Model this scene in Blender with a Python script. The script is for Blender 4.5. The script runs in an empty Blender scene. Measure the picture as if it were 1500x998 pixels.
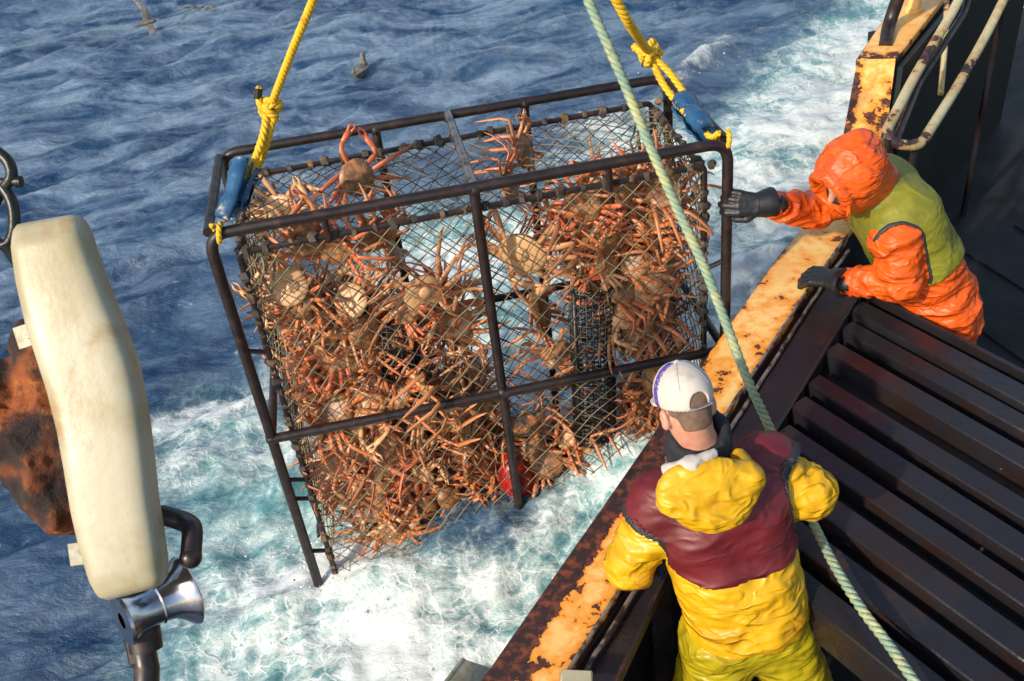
import bpy, math, random
import numpy as np
from mathutils import Vector, Matrix
random.seed(7)
RNG = np.random.default_rng(7)
SC = bpy.context.scene
COL = SC.collection
# ------------------------------------------------------------------ camera, sky, sun, exposure
TH, RO, FPX = math.radians(38), math.radians(8.6), 1460.0
ct, st, cr, sr = math.cos(TH), math.sin(TH), math.cos(RO), math.sin(RO)
R0 = np.array([1.0, 0, 0]); U0 = np.array([0, st, ct]); FW = np.array([0, ct, -st])
IMX = cr * R0 - sr * U0
IMY = sr * R0 + cr * U0
cd = bpy.data.cameras.new('camera'); cam = bpy.data.objects.new('camera', cd); COL.objects.link(cam)
M = Matrix.Identity(4)
for i in range(3):
    M[i][0] = IMX[i]; M[i][1] = IMY[i]; M[i][2] = -FW[i]
cam.matrix_world = M
cd.sensor_width = 36; cd.lens = 36 * FPX / 1500; cd.clip_start = 0.05; cd.clip_end = 3000
cd.dof.use_dof = True; cd.dof.focus_distance = 3.7; cd.dof.aperture_fstop = 9.0
SC.camera = cam
SUN_EL, SUN_TRAVEL = math.radians(33), (0.74, 0.67)
w = bpy.data.worlds.new('World'); SC.world = w; w.use_nodes = True
nt = w.node_tree; bg = nt.nodes['Background']
sky = nt.nodes.new('ShaderNodeTexSky'); sky.sky_type = 'NISHITA'; sky.sun_disc = False
sky.sun_elevation = SUN_EL; sky.sun_rotation = math.atan2(-SUN_TRAVEL[0], -SUN_TRAVEL[1])
sky.air_density = 1.2; sky.dust_density = 2.0; sky.ozone_density = 1.0
nt.links.new(sky.outputs[0], bg.inputs[0]); bg.inputs[1].default_value = 0.15
sl = bpy.data.lights.new('sun', 'SUN'); sl.energy = 3.7; sl.angle = math.radians(1.8); sl.color = (1.0, 0.86, 0.68)
so = bpy.data.objects.new('sun', sl); COL.objects.link(so)
h = math.hypot(*SUN_TRAVEL)
sd = Vector((SUN_TRAVEL[0] / h * math.cos(SUN_EL), SUN_TRAVEL[1] / h * math.cos(SUN_EL), -math.sin(SUN_EL)))
so.rotation_euler = sd.to_track_quat('-Z', 'Y').to_euler()
SC.view_settings.view_transform = 'Standard'; SC.view_settings.look = 'None'
SC.view_settings.exposure = 0.32; SC.view_settings.gamma = 1.0; SC.view_settings.use_curve_mapping = False

WATER, GUN, DECK = -4.0, -2.75, -3.75
def A(*v): return np.array(v, float)
def R(px, py, Z=None, z=None, Y=None):
    """world point seen at pixel (px,py) of the 1500x998 photograph, at depth Z, height z or distance Y"""
    X, y = px - 750, py - 499
    u = (X * cr - y * sr) / FPX; v = (X * sr + y * cr) / FPX
    d = np.array([u, ct - v * st, -st - v * ct])
    if z is not None: Z = z / d[2]
    if Y is not None: Z = Y / d[1]
    return d * Z
# cage frame: local x along the long rails, y away from the camera, z up, origin at middle of the front top rail
def _rot(a, b, c):
    a, b, c = map(math.radians, (a, b, c))
    ca, sa, cb, sb, cc, sc = math.cos(a), math.sin(a), math.cos(b), math.sin(b), math.cos(c), math.sin(c)
    return np.array([[ca, -sa, 0], [sa, ca, 0], [0, 0, 1]]) @ np.array([[1, 0, 0], [0, cb, -sb], [0, sb, cb]]) @ np.array([[cc, 0, sc], [0, 1, 0], [-sc, 0, cc]])
CP0 = A(-0.0593, 3.4908, -1.9389); CR = _rot(5.53, -3.41, 1.28); CT, CH, CW = 0.80, 2.06, 1.05
def CL(x, y, z): return CP0 + CR @ A(x, y, z)
def CPL(px, py, yl):
    """cage-local point on the plane y=yl seen at pixel"""
    d = R(px, py, Z=1.0); n = CR[:, 1]
    t = (np.dot(CP0, n) + yl) / np.dot(d, n)
    return CR.T @ (d * t - CP0)
# ------------------------------------------------------------------ noise
_T = RNG.random((64, 64, 64)).astype(np.float32) * 2 - 1
def noise(p):
    p = np.asarray(p, np.float32); f = np.floor(p); t = p - f; i = f.astype(np.int64) & 63; j = (i + 1) & 63
    t = t * t * (3 - 2 * t)
    def g(a, b, c): return _T[a, b, c]
    x0, y0, z0 = i[..., 0], i[..., 1], i[..., 2]; x1, y1, z1 = j[..., 0], j[..., 1], j[..., 2]
    tx, ty, tz = t[..., 0], t[..., 1], t[..., 2]
    a = g(x0, y0, z0) * (1 - tx) + g(x1, y0, z0) * tx; b = g(x0, y1, z0) * (1 - tx) + g(x1, y1, z0) * tx
    c = g(x0, y0, z1) * (1 - tx) + g(x1, y0, z1) * tx; d = g(x0, y1, z1) * (1 - tx) + g(x1, y1, z1) * tx
    return (a * (1 - ty) + b * ty) * (1 - tz) + (c * (1 - ty) + d * ty) * tz
def fbm(p, o=4, ridged=False):
    s = 0; a = 1; tot = 0; p = np.asarray(p, np.float32)
    for k in range(o):
        n = noise(p + 17.3 * k)
        s = s + a * ((1 - 2 * np.abs(n)) if ridged else n); tot += a; a *= .5; p = p * 2.03
    return s / tot
# ------------------------------------------------------------------ object bookkeeping
LOC = {}
def tag(o, label=None, cat=None, group=None, kind=None):
    if label: o['label'] = label
    if cat: o['category'] = cat
    if group: o['group'] = group
    if kind: o['kind'] = kind
    return o
def empty(name, loc, label, cat, group=None):
    o = bpy.data.objects.new(name, None); COL.objects.link(o); o.location = Vector(loc); o.empty_display_size = .1
    LOC[o.name] = A(*loc); return tag(o, label, cat, group)
def mkobj(name, V, F, mat, parent=None, smooth=True, attrs=None, auto=None):
    V = np.asarray(V, np.float32); me = bpy.data.meshes.new(name)
    off = LOC[parent.name] if parent else None
    if off is None: off = (V.min(0) + V.max(0)) / 2; off[2] = V[:, 2].min()
    V = V - off
    if isinstance(F, np.ndarray):
        n, k = F.shape
        me.vertices.add(len(V)); me.vertices.foreach_set('co', V.ravel().astype(np.float32))
        me.loops.add(n * k); me.loops.foreach_set('vertex_index', F.ravel().astype(np.int32))
        me.polygons.add(n); me.polygons.foreach_set('loop_start', (np.arange(n) * k).astype(np.int32)); me.polygons.foreach_set('loop_total', np.full(n, k, np.int32))
        me.update(calc_edges=True); me.validate()
    else:
        me.from_pydata(V.tolist(), [], F); me.update()
    me.polygons.foreach_set('use_smooth', [smooth] * len(me.polygons))
    if attrs:
        for k, a in attrs.items():
            at = me.attributes.new(k, 'FLOAT', 'POINT'); at.data.foreach_set('value', np.asarray(a, np.float32))
    if auto:
        try: me.set_sharp_from_angle(angle=math.radians(auto))
        except Exception: pass
    for m in (mat if isinstance(mat, (list, tuple)) else [mat]): me.materials.append(m)
    o = bpy.data.objects.new(name, me); COL.objects.link(o)
    if parent:
        o.parent = parent; LOC[o.name] = off
    else:
        o.location = Vector(off); LOC[o.name] = off
    return o
def frame(t, up=None):
    t = t / (np.linalg.norm(t) + 1e-9)
    u = A(0, 0, 1) if up is None else np.asarray(up, float)
    s = np.cross(t, u)
    if np.linalg.norm(s) < 1e-3: s = np.cross(t, A(1, 0, 0.01))
    s /= np.linalg.norm(s); return t, s, np.cross(s, t)
def catmull(P, n=10):
    P = np.asarray(P, float); P = np.vstack([2 * P[0] - P[1], P, 2 * P[-1] - P[-2]]); out = []
    for i in range(1, len(P) - 2):
        for k in range(n):
            t = k / n; a, b, c, d = P[i - 1], P[i], P[i + 1], P[i + 2]
            out.append(.5 * ((2 * b) + (c - a) * t + (2 * a - 5 * b + 4 * c - d) * t * t + (3 * b - a - 3 * c + d) * t ** 3))
    out.append(P[-2]); return np.array(out)
def resample(P, step):
    P = np.asarray(P, float); L = np.r_[0, np.cumsum(np.linalg.norm(np.diff(P, axis=0), axis=1))]
    n = max(2, int(L[-1] / step) + 1); s = np.linspace(0, L[-1], n)
    return np.stack([np.interp(s, L, P[:, k]) for k in range(3)], 1)
def bendpath(P, r, n=6):
    """polyline with its corners rounded to radius-like distance r"""
    P = [np.asarray(p, float) for p in P]; out = [P[0]]
    for i in range(1, len(P) - 1):
        a = P[i - 1] - P[i]; b = P[i + 1] - P[i]; la, lb = np.linalg.norm(a), np.linalg.norm(b)
        q = min(r, la / 2.01, lb / 2.01); p0 = P[i] + a / la * q; p1 = P[i] + b / lb * q
        for k in range(n + 1):
            t = k / n; out.append((1 - t) ** 2 * p0 + 2 * t * (1 - t) * P[i] + t * t * p1)
    out.append(P[-1]); return np.array(out)
class MB:
    def __init__(s): s.V = []; s.F = []; s.n = 0
    def add(s, V, F):
        V = np.asarray(V, float); s.V.append(V); s.F += [tuple(i + s.n for i in f) for f in F]; s.n += len(V); return s
    def tube(s, P, r, k=8, cap=True, up=None, ell=1.0, twist=None):
        P = np.asarray(P, float); n = len(P); r = np.broadcast_to(np.asarray(r, float), (n,))
        T = np.gradient(P, axis=0); T /= np.linalg.norm(T, axis=1)[:, None] + 1e-9
        _, a, b = frame(T[0], up); V = []
        for i in range(n):
            a = a - T[i] * np.dot(a, T[i]); a /= np.linalg.norm(a) + 1e-9; b = np.cross(a, T[i])
            for j in range(k):
                w_ = 2 * math.pi * j / k; V.append(P[i] + r[i] * (math.cos(w_) * a + ell * math.sin(w_) * b))
        F = [(i * k + j, i * k + (j + 1) % k, (i + 1) * k + (j + 1) % k, (i + 1) * k + j) for i in range(n - 1) for j in range(k)]
        if cap: F += [tuple(range(k - 1, -1, -1)), tuple((n - 1) * k + j for j in range(k))]
        return s.add(V, F)
    def box(s, c, ex, ey, ez):
        """centre and three half-axis vectors; lightly bevelled"""
        c, ex, ey, ez = [np.asarray(q, float) for q in (c, ex, ey, ez)]
        lx, ly, lz = [np.linalg.norm(q) for q in (ex, ey, ez)]; bv = min(.006, lx * .3, ly * .3, lz * .3)
        V = []; idx = {}
        for i in (-1, 1):
            for j in (-1, 1):
                for k in (-1, 1):
                    for m in range(3):
                        q = [1 - bv / lx, 1 - bv / ly, 1 - bv / lz]; q[m] = 1
                        idx[i, j, k, m] = len(V); V.append(c + ex * i * q[0] + ey * j * q[1] + ez * k * q[2])
        F = []
        def quad(a):
            P = [V[i] for i in a]; nn = np.cross(P[1] - P[0], P[2] - P[0])
            F.append(tuple(a) if np.dot(nn, sum(P) / len(P) - c) > 0 else tuple(a)[::-1])
        for m in range(3):
            o1, o2 = [q for q in range(3) if q != m]
            for sgn in (-1, 1):
                a = []
                for (u, v) in ((-1, -1), (1, -1), (1, 1), (-1, 1)):
                    k = [0, 0, 0]; k[m] = sgn; k[o1] = u; k[o2] = v; a.append(idx[k[0], k[1], k[2], m])
                quad(a)
            for u in (-1, 1):
                for v in (-1, 1):
                    a = []
                    for sgn, mm in ((-1, o1), (-1, o2), (1, o2), (1, o1)):
                        k = [0, 0, 0]; k[m] = sgn; k[o1] = u; k[o2] = v; a.append(idx[k[0], k[1], k[2], mm])
                    quad(a)
        for i in (-1, 1):
            for j in (-1, 1):
                for k in (-1, 1): quad([idx[i, j, k, m] for m in range(3)])
        return s.add(V, F)
    def beam(s, a, b, w_, h_, up=(0, 0, 1)):
        a, b = np.asarray(a, float), np.asarray(b, float); t, sd_, u = frame(b - a, up)
        return s.box((a + b) / 2, (b - a) / 2, sd_ * w_ / 2, u * h_ / 2)
    def blob(s, c, r, n=6, m=4, jit=.0, sq=(1, 1, 1)):
        V = [A(0, 0, 1)] + [A(math.sin(math.pi * i / m) * math.cos(2 * math.pi * j / n), math.sin(math.pi * i / m) * math.sin(2 * math.pi * j / n), math.cos(math.pi * i / m)) for i in range(1, m) for j in range(n)] + [A(0, 0, -1)]
        V = [np.asarray(c) + v * r * (1 + jit * (random.random() - .5)) * A(*sq) for v in V]
        F = [(0, 1 + j, 1 + (j + 1) % n) for j in range(n)] + [(1 + i * n + j, 1 + (i + 1) * n + j, 1 + (i + 1) * n + (j + 1) % n, 1 + i * n + (j + 1) % n) for i in range(m - 2) for j in range(n)]
        L = len(V) - 1; F += [(L, 1 + (m - 2) * n + (j + 1) % n, 1 + (m - 2) * n + j) for j in range(n)]
        return s.add(V, F)
    def lathe(s, c, ax, prof, k=32, up=None):
        c = np.asarray(c, float); t, a, b = frame(np.asarray(ax, float), up); n = len(prof); V = []
        for (d, r) in prof:
            for j in range(k):
                w_ = 2 * math.pi * j / k; V.append(c + t * d + r * (math.cos(w_) * a + math.sin(w_) * b))
        F = [(i * k + j, i * k + (j + 1) % k, (i + 1) * k + (j + 1) % k, (i + 1) * k + j) for i in range(n - 1) for j in range(k)]
        return s.add(V, F)
    def prism(s, poly, ext):
        """planar polygon (list of points) extruded by vector ext"""
        P = [np.asarray(p, float) for p in poly]; n = len(P); e = np.asarray(ext, float)
        nn = sum(np.cross(P[i] - P[0], P[i + 1] - P[0]) for i in range(1, n - 1))
        if np.dot(nn, e) > 0: P = P[::-1]
        V = P + [p + e for p in P]
        F = [tuple(range(n)), tuple(range(2 * n - 1, n - 1, -1))] + [((i + 1) % n, i, n + i, n + (i + 1) % n) for i in range(n)]
        return s.add(V, F)
    def build(s, name, mat, parent=None, smooth=True, auto=40, attrs=None):
        return mkobj(name, np.vstack(s.V), s.F, mat, parent, smooth, attrs, auto)
def strands(mb, P, rad, pitch, ns=3, k=6, fr=.56):
    """laid rope: ns helical strands round the path"""
    P = resample(P, pitch / 9); n = len(P); T = np.gradient(P, axis=0); T /= np.linalg.norm(T, axis=1)[:, None]
    _, a, b = frame(T[0]); fa = []; fb = []
    for i in range(n):
        a = a - T[i] * np.dot(a, T[i]); a /= np.linalg.norm(a); b = np.cross(a, T[i]); fa.append(a.copy()); fb.append(b)
    fa, fb = np.array(fa), np.array(fb); L = np.r_[0, np.cumsum(np.linalg.norm(np.diff(P, axis=0), axis=1))]
    for q in range(ns):
        w_ = L / pitch * 2 * math.pi + q * 2 * math.pi / ns; off = rad * (1 - fr) * 1.05
        mb.tube(P + off * (np.cos(w_)[:, None] * fa + np.sin(w_)[:, None] * fb), rad * fr, k)
    return mb
# ------------------------------------------------------------------ SDF sculpting
class SDF:
    def __init__(s, lo, hi, h_):
        s.h = h_; s.lo = A(*lo); s.n = np.ceil((A(*hi) - s.lo) / h_).astype(int) + 1
        s.F = np.full(s.n, .12, np.float32)
    def sub(s, lo, hi):
        a = np.clip(((np.minimum(lo, hi) - s.lo) / s.h).astype(int), 0, s.n - 1); b = np.clip(((np.maximum(lo, hi) - s.lo) / s.h).astype(int) + 2, 1, s.n)
        if (b - a).min() < 1: return None, None
        sl_ = tuple(slice(a[k], b[k]) for k in range(3))
        g = np.stack(np.meshgrid(*[s.lo[k] + s.h * np.arange(a[k], b[k]) for k in range(3)], indexing='ij'), -1).astype(np.float32)
        return sl_, g
    def put(s, sl_, d, k, op):
        F = s.F[sl_]
        if op == 'u':
            h_ = np.clip(.5 + .5 * (F - d) / k, 0, 1); s.F[sl_] = F * (1 - h_) + d * h_ - k * h_ * (1 - h_)
        elif op == 's':
            h_ = np.clip(.5 - .5 * (F + d) / k, 0, 1); s.F[sl_] = F * (1 - h_) - d * h_ + k * h_ * (1 - h_)
        elif op == 'i': s.F[sl_] = np.maximum(F, d)
    def cap(s, a, b, ra, rb=None, k=.02, op='u', fold=0, ff=30, sq=None, grow=0):
        """round cone a->b; fold = cloth folds across its length; sq = (axis, factor) flattens it"""
        a, b = np.asarray(a, float), np.asarray(b, float); rb = ra if rb is None else rb
        ra += grow; rb += grow; m = max(ra, rb) * 1.3 + .05 + k
        sl_, p = s.sub(np.minimum(a, b) - m, np.maximum(a, b) + m)
        if sl_ is None: return
        pa = p - a.astype(np.float32); ba = (b - a).astype(np.float32); L = float(np.linalg.norm(ba)) + 1e-6
        t = np.clip((pa @ ba) / L ** 2, 0, 1); q = pa - t[..., None] * ba
        if sq is not None:
            ax, f = sq; ax = np.asarray(ax, np.float32) / np.linalg.norm(ax); q = q + ((q @ ax) * (1 / f - 1))[..., None] * ax
        d = np.linalg.norm(q, axis=-1) - (ra + (rb - ra) * t)
        if fold:
            u = ba / L; al = (pa @ u)[..., None] * u; per = pa - al
            w_ = noise(per * 9 + al * 6 + 31.1)[..., None] * .06
            d = d - fold * ((1 - 2.6 * np.abs(noise((al + w_ * u) * ff + per * ff * .36))) * .6 + (.5 - 1.8 * np.abs(noise((al + w_ * u) * ff * 2.1 + per * ff * .7 + 9.))) * .38)
        s.put(sl_, d, k, op)
    def ell(s, c, r, ax=None, k=.02, op='u'):
        c = np.asarray(c, float); r = A(*r); m = r.max() + .05 + k
        sl_, p = s.sub(c - m, c + m)
        if sl_ is None: return
        q = p - c.astype(np.float32)
        if ax is not None: q = q @ np.asarray(ax, np.float32).T
        k0 = np.linalg.norm(q / r, axis=-1); k1 = np.linalg.norm(q / r ** 2, axis=-1) + 1e-6
        s.put(sl_, k0 * (k0 - 1) / k1, k, op)
    def whole(s): return s.sub(s.lo, s.lo + s.h * (s.n - 1))
    def plane(s, pt, n):
        """keep the side opposite to n"""
        sl_, p = s.whole(); n = np.asarray(n, float) / np.linalg.norm(n); s.put(sl_, ((p - A(*pt)) @ n).astype(np.float32), .01, 'i')
    def rough(s, amp, f, o=3, ridged=False, seed=0.):
        sl_, p = s.whole(); s.F[sl_] -= (amp * fbm(p * np.asarray(f, np.float32) + seed, o, ridged)).astype(np.float32)
    def mesh(s, name, mat, parent=None):
        F = s.F; h_ = s.h; S = F < 0
        S[0] = S[-1] = False; S[:, 0] = S[:, -1] = False; S[:, :, 0] = S[:, :, -1] = False
        F = np.where(S, np.minimum(F, -1e-5), np.maximum(F, 1e-5))
        n = np.array(F.shape) - 1
        acc = np.zeros((*n, 3), np.float32); cnt = np.zeros(n, np.float32)
        def sl3(o): return tuple(slice(o[k], o[k] + n[k]) for k in range(3))
        cs = [(i, j, k) for i in (0, 1) for j in (0, 1) for k in (0, 1)]
        for c in cs:
            for ax in range(3):
                if c[ax]: continue
                d = list(c); d[ax] = 1; a = F[sl3(c)]; b = F[sl3(d)]; cross = (a < 0) != (b < 0)
                t = np.where(cross, a / (a - b + 1e-12), 0)
                for q in range(3): acc[..., q] += np.where(cross, c[q] + (t if q == ax else 0), 0)
                cnt += cross
        act = cnt > 0; idx = -np.ones(n, np.int64); idx[act] = np.arange(act.sum())
        V = (np.argwhere(act) + acc[act] / cnt[act][:, None]) * h_ + s.lo
        Q = []
        for ax in range(3):
            o1, o2 = (ax + 1) % 3, (ax + 2) % 3
            a = S; b = np.roll(S, -1, ax); cross = a != b
            cross[tuple(slice(-1, None) if k == ax else slice(None) for k in range(3))] = False
            P = np.argwhere(cross); P = P[(P[:, o1] > 0) & (P[:, o2] > 0) & (P[:, o1] < n[o1]) & (P[:, o2] < n[o2]) & (P[:, ax] < n[ax])]
            e1 = np.zeros(3, int); e1[o1] = 1; e2 = np.zeros(3, int); e2[o2] = 1
            f = [idx[tuple((P - q).T)] for q in (0 * e1, e1, e1 + e2, e2)]; q = np.stack(f, 1)
            ins = S[tuple(P.T)]; q[~ins] = q[~ins][:, ::-1]; Q.append(q)
        Q = np.vstack(Q); Q = Q[(Q >= 0).all(1)]
        return mkobj(name, V, Q, mat, parent)
# ------------------------------------------------------------------ materials
def newmat(name):
    m = bpy.data.materials.new(name); m.use_nodes = True; t = m.node_tree; return m, t, t.nodes['Principled BSDF']
def nn(t, typ, **kw):
    n = t.nodes.new(typ)
    for k, v in kw.items():
        if k in ('blend_type', 'data_type', 'operation', 'attribute_name', 'noise_dimensions', 'feature', 'distance'): setattr(n, k, v)
        else: n.inputs[k].default_value = v
    return n
def coord(t, obj=True, scale=None):
    c = t.nodes.new('ShaderNodeTexCoord'); o = c.outputs['Object'] if obj else c.outputs['Generated']
    if scale:
        m = t.nodes.new('ShaderNodeMapping'); m.inputs['Scale'].default_value = scale; t.links.new(o, m.inputs[0]); return m.outputs[0]
    return o
def noi(t, co, scale, detail=4, rough=.6, dist=0):
    n = t.nodes.new('ShaderNodeTexNoise'); n.inputs['Scale'].default_value = scale; n.inputs['Detail'].default_value = detail; n.inputs['Roughness'].default_value = rough; n.inputs['Distortion'].default_value = dist
    t.links.new(co, n.inputs['Vector']); return n.outputs['Fac']
def ramp(t, v, a, b, x=0., y=1.):
    m = t.nodes.new('ShaderNodeMapRange'); m.interpolation_type = 'SMOOTHSTEP'
    for k, q in (('From Min', a), ('From Max', b), ('To Min', x), ('To Max', y)): m.inputs[k].default_value = q
    t.links.new(v, m.inputs['Value']); return m.outputs[0]
def mth(t, op, a, b):
    m = t.nodes.new('ShaderNodeMath'); m.operation = op
    for i, q in enumerate((a, b)):
        if isinstance(q, (int, float)): m.inputs[i].default_value = q
        else: t.links.new(q, m.inputs[i])
    return m.outputs[0]
def mix(t, f, a, b):
    m = t.nodes.new('ShaderNodeMix'); m.data_type = 'RGBA'
    for i, q in ((0, f), (6, a), (7, b)):
        if isinstance(q, (int, float)): m.inputs[i].default_value = q
        elif isinstance(q, tuple): m.inputs[i].default_value = (*q, 1)
        else: t.links.new(q, m.inputs[i])
    return m.outputs[2]
def attr(t, name):
    a = t.nodes.new('ShaderNodeAttribute'); a.attribute_name = name; return a.outputs['Fac']
def bump(t, b, hgt, strength=.3, dist=.01, prev=None):
    n = t.nodes.new('ShaderNodeBump'); n.inputs['Strength'].default_value = strength; n.inputs['Distance'].default_value = dist
    t.links.new(hgt, n.inputs['Height'])
    if prev: t.links.new(prev, n.inputs['Normal'])
    t.links.new(n.outputs[0], b.inputs['Normal']); return n.outputs[0]
def simple(name, col, col2=None, scale=12, lo=.4, hi=.65, rough=.5, metal=0, bs=60, bst=.25, bd=.004, col3=None, s3=3, lo3=.55, hi3=.7, rough2=None, coat=0, crease=0, cs=7):
    m, t, b = newmat(name); co = coord(t)
    c = col
    if col2: f = ramp(t, noi(t, co, scale, 6), lo, hi); c = mix(t, f, col, col2)
    if col3: c = mix(t, ramp(t, noi(t, co, s3, 7, .65, .3), lo3, hi3), c, col3)
    if isinstance(c, tuple): b.inputs['Base Color'].default_value = (*c, 1)
    else: t.links.new(c, b.inputs['Base Color'])
    b.inputs['Roughness'].default_value = rough
    if rough2 is not None: t.links.new(ramp(t, noi(t, co, scale * .7, 5), .35, .7, rough, rough2), b.inputs['Roughness'])
    b.inputs['Metallic'].default_value = metal; b.inputs['Coat Weight'].default_value = coat
    pv = None
    if crease:
        mp = t.nodes.new('ShaderNodeMapping'); mp.inputs['Scale'].default_value = (.8, .8, 1.6); mp.inputs['Rotation'].default_value = (.5, .35, .2); t.links.new(co, mp.inputs[0])
        hs_ = []
        for sc_, of in ((cs, 0), (cs * 2.3, 3)):
            n_ = noi(t, mp.outputs[0], sc_, 1.5, .4, .9); a_ = mth(t, 'ABSOLUTE', mth(t, 'SUBTRACT', n_, .5), 0); hs_.append(ramp(t, a_, 0, .13, 1, 0))
        pv = bump(t, b, mth(t, 'ADD', hs_[0], mth(t, 'MULTIPLY', hs_[1], .45)), crease, .014)
    if bst: bump(t, b, noi(t, co, bs, 5), bst, bd, pv)
    return m
MT = {}
MT['cage'] = simple('cage_steel', (.014, .009, .009), (.05, .02, .013), 22, .5, .75, rough=.32, rough2=.6, bs=90, bst=.35, bd=.002)
MT['bright_bar'] = simple('bare_bar_steel', (.22, .2, .2), (.06, .03, .02), 18, .45, .7, rough=.3, metal=.7, bst=.2)
MT['twine'] = simple('net_twine', (.2, .165, .10), (.06, .05, .035), 6, .45, .6, rough=.8, bst=0)
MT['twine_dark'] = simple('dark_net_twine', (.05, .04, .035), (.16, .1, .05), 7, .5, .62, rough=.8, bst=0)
MT['plastic_black'] = simple('black_plastic', (.012, .012, .014), rough=.4, bst=.1)
MT['yellow_rope'] = simple('yellow_rope', (.72, .44, .015), (.42, .2, .02), 25, .5, .75, rough=.6, bs=350, bst=.5, bd=.002)
MT['green_rope'] = simple('green_rope', (.20, .30, .22), (.38, .40, .2), 14, .4, .65, rough=.6, bs=350, bst=.5, bd=.002, col3=(.16, .22, .18), s3=20)
MT['blue_hose'] = simple('blue_hose', (.018, .09, .2), (.01, .04, .11), 9, .4, .7, rough=.42, bst=.3, col3=(.5, .5, .36), s3=9, lo3=.55, hi3=.66)
MT['tape'] = simple('black_tape', (.01, .01, .01), rough=.4)
MT['yellow_coat'] = simple('yellow_oilskin', (.62, .35, .004), (.46, .22, .006), 6, .45, .75, rough=.36, rough2=.5, bs=40, bst=.25, bd=.004, crease=.7, cs=4.2, col3=(.3, .15, .01), s3=9, lo3=.62, hi3=.8)
MT['yellow_trouser'] = simple('yellow_green_oilskin', (.42, .34, .008), (.3, .23, .008), 5, .4, .7, rough=.36, bs=40, bst=.2, bd=.004, crease=.6, cs=4)
MT['maroon'] = simple('maroon_vest', (.135, .012, .018), (.085, .008, .012), 7, .4, .7, rough=.48, bs=50, bst=.25, bd=.003, crease=.4, cs=3.5)
MT['trim'] = simple('dark_trim', (.02, .022, .028), rough=.6)
MT['navy_collar'] = simple('navy_collar', (.012, .013, .02), rough=.8, bs=60)
MT['white_cloth'] = simple('white_cloth', (.45, .43, .4), rough=.85, bs=30)
MT['cap'] = simple('white_cap', (.52, .48, .44), (.38, .32, .25), 14, .5, .75, rough=.85, bs=160, bst=.2, bd=.002)
MT['purple'] = simple('purple_cloth', (.07, .035, .3), rough=.8)
MT['grey_strap'] = simple('grey_strap', (.3, .3, .3), rough=.7)
MT['orange_coat'] = simple('orange_oilskin', (.72, .10, .006), (.56, .06, .005), 6, .45, .75, rough=.4, rough2=.52, bs=40, bst=.25, bd=.004, crease=.65, cs=5, col3=(.36, .045, .008), s3=9, lo3=.62, hi3=.8)
MT['green_vest'] = simple('green_vest', (.20, .20, .012), (.12, .125, .012), 6, .4, .7, rough=.6, bs=50, bst=.25, bd=.003, crease=.28, cs=5)
MT['glove'] = simple('black_glove', (.010, .012, .016), rough=.48, bs=90, bst=.2)
MT['boot'] = simple('rubber_boot', (.012, .012, .012), rough=.35)
MT['hair'] = simple('cropped_hair', (.10, .065, .045), (.2, .12, .085), 25, .3, .7, rough=.9, bs=400, bst=.5, bd=.002)
def skin():
    m, t, b = newmat('skin'); co = coord(t)
    c = mix(t, ramp(t, noi(t, co, 18, 4), .4, .7), (.56, .29, .2), (.48, .2, .14)); t.links.new(c, b.inputs['Base Color'])
    b.inputs['Roughness'].default_value = .5; b.inputs['Subsurface Weight'].default_value = .08; bump(t, b, noi(t, co, 220, 3), .15, .002); return m
MT['skin'] = skin()
MT['black_steel'] = simple('wet_black_steel', (.015, .014, .018), (.022, .012, .009), 4, .45, .7, rough=.2, rough2=.5, bs=28, bst=.5, bd=.008, col3=(.05, .02, .012), s3=2.6, lo3=.56, hi3=.72)
MT['plate_steel'] = simple('worn_black_plate', (.010, .008, .010), (.025, .011, .008), 5, .45, .65, rough=.38, rough2=.6, bs=60, bst=.3, col3=(.11, .04, .022), s3=2.5, lo3=.55, hi3=.68)
MT['deck'] = simple('wet_black_deck', (.004, .004, .005), (.008, .006, .006), 3, .4, .7, rough=.6, rough2=.8, bs=180, bst=.6, bd=.004)
MT['green_paint'] = simple('dark_green_paint', (.008, .014, .012), (.02, .012, .008), 5, .5, .7, rough=.45, bs=30, bst=.3)
MT['hull'] = simple('hull_paint', (.012, .018, .03), (.06, .03, .02), 3, .55, .7, rough=.4, bst=.2)
MT['worn_edge'] = simple('worn_bare_edge', (.3, .26, .22), (.06, .035, .03), 16, .45, .6, rough=.4, metal=.5, bst=.2)
MT['pad'] = simple('cream_plastic', (.40, .37, .26), (.31, .27, .16), 3.5, .4, .62, rough=.36, rough2=.55, bs=30, bst=.25, bd=.004, col3=(.29, .19, .085), s3=5.5, lo3=.5, hi3=.66)
MT['stainless'] = simple('stainless', (.55, .56, .6), (.42, .4, .4), 30, .4, .7, rough=.2, metal=1, bst=.08)
MT['zinc'] = simple('zinc_bracket', (.26, .27, .22), (.18, .15, .1), 25, .4, .7, rough=.5, metal=.4, bst=.2)
MT['bronze'] = simple('dark_shackle', (.035, .04, .035), (.02, .02, .02), 16, .4, .65, rough=.35, metal=.6, bst=.3)
MT['red_buoy'] = simple('red_buoy', (.42, .012, .010), (.28, .01, .01), 9, .4, .7, rough=.35, bst=.15, col3=(.7, .55, .45), s3=16, lo3=.66, hi3=.72)
MT['white_buoy'] = simple('white_buoy', (.62, .6, .56), (.4, .36, .3), 8, .5, .7, rough=.45, bst=.15)
MT['purple_bag'] = simple('purple_netting', (.13, .1, .26), (.3, .28, .3), 30, .45, .6, rough=.7, bs=120, bst=.6, bd=.008)
MT['gull_grey'] = simple('gull_plumage', (.10, .095, .09), (.2, .19, .18), 20, .4, .7, rough=.9)
MT['gull_pale'] = simple('gull_head', (.6, .52, .42), rough=.9)
MT['beak'] = simple('beak', (.6, .45, .12), rough=.5)
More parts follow.
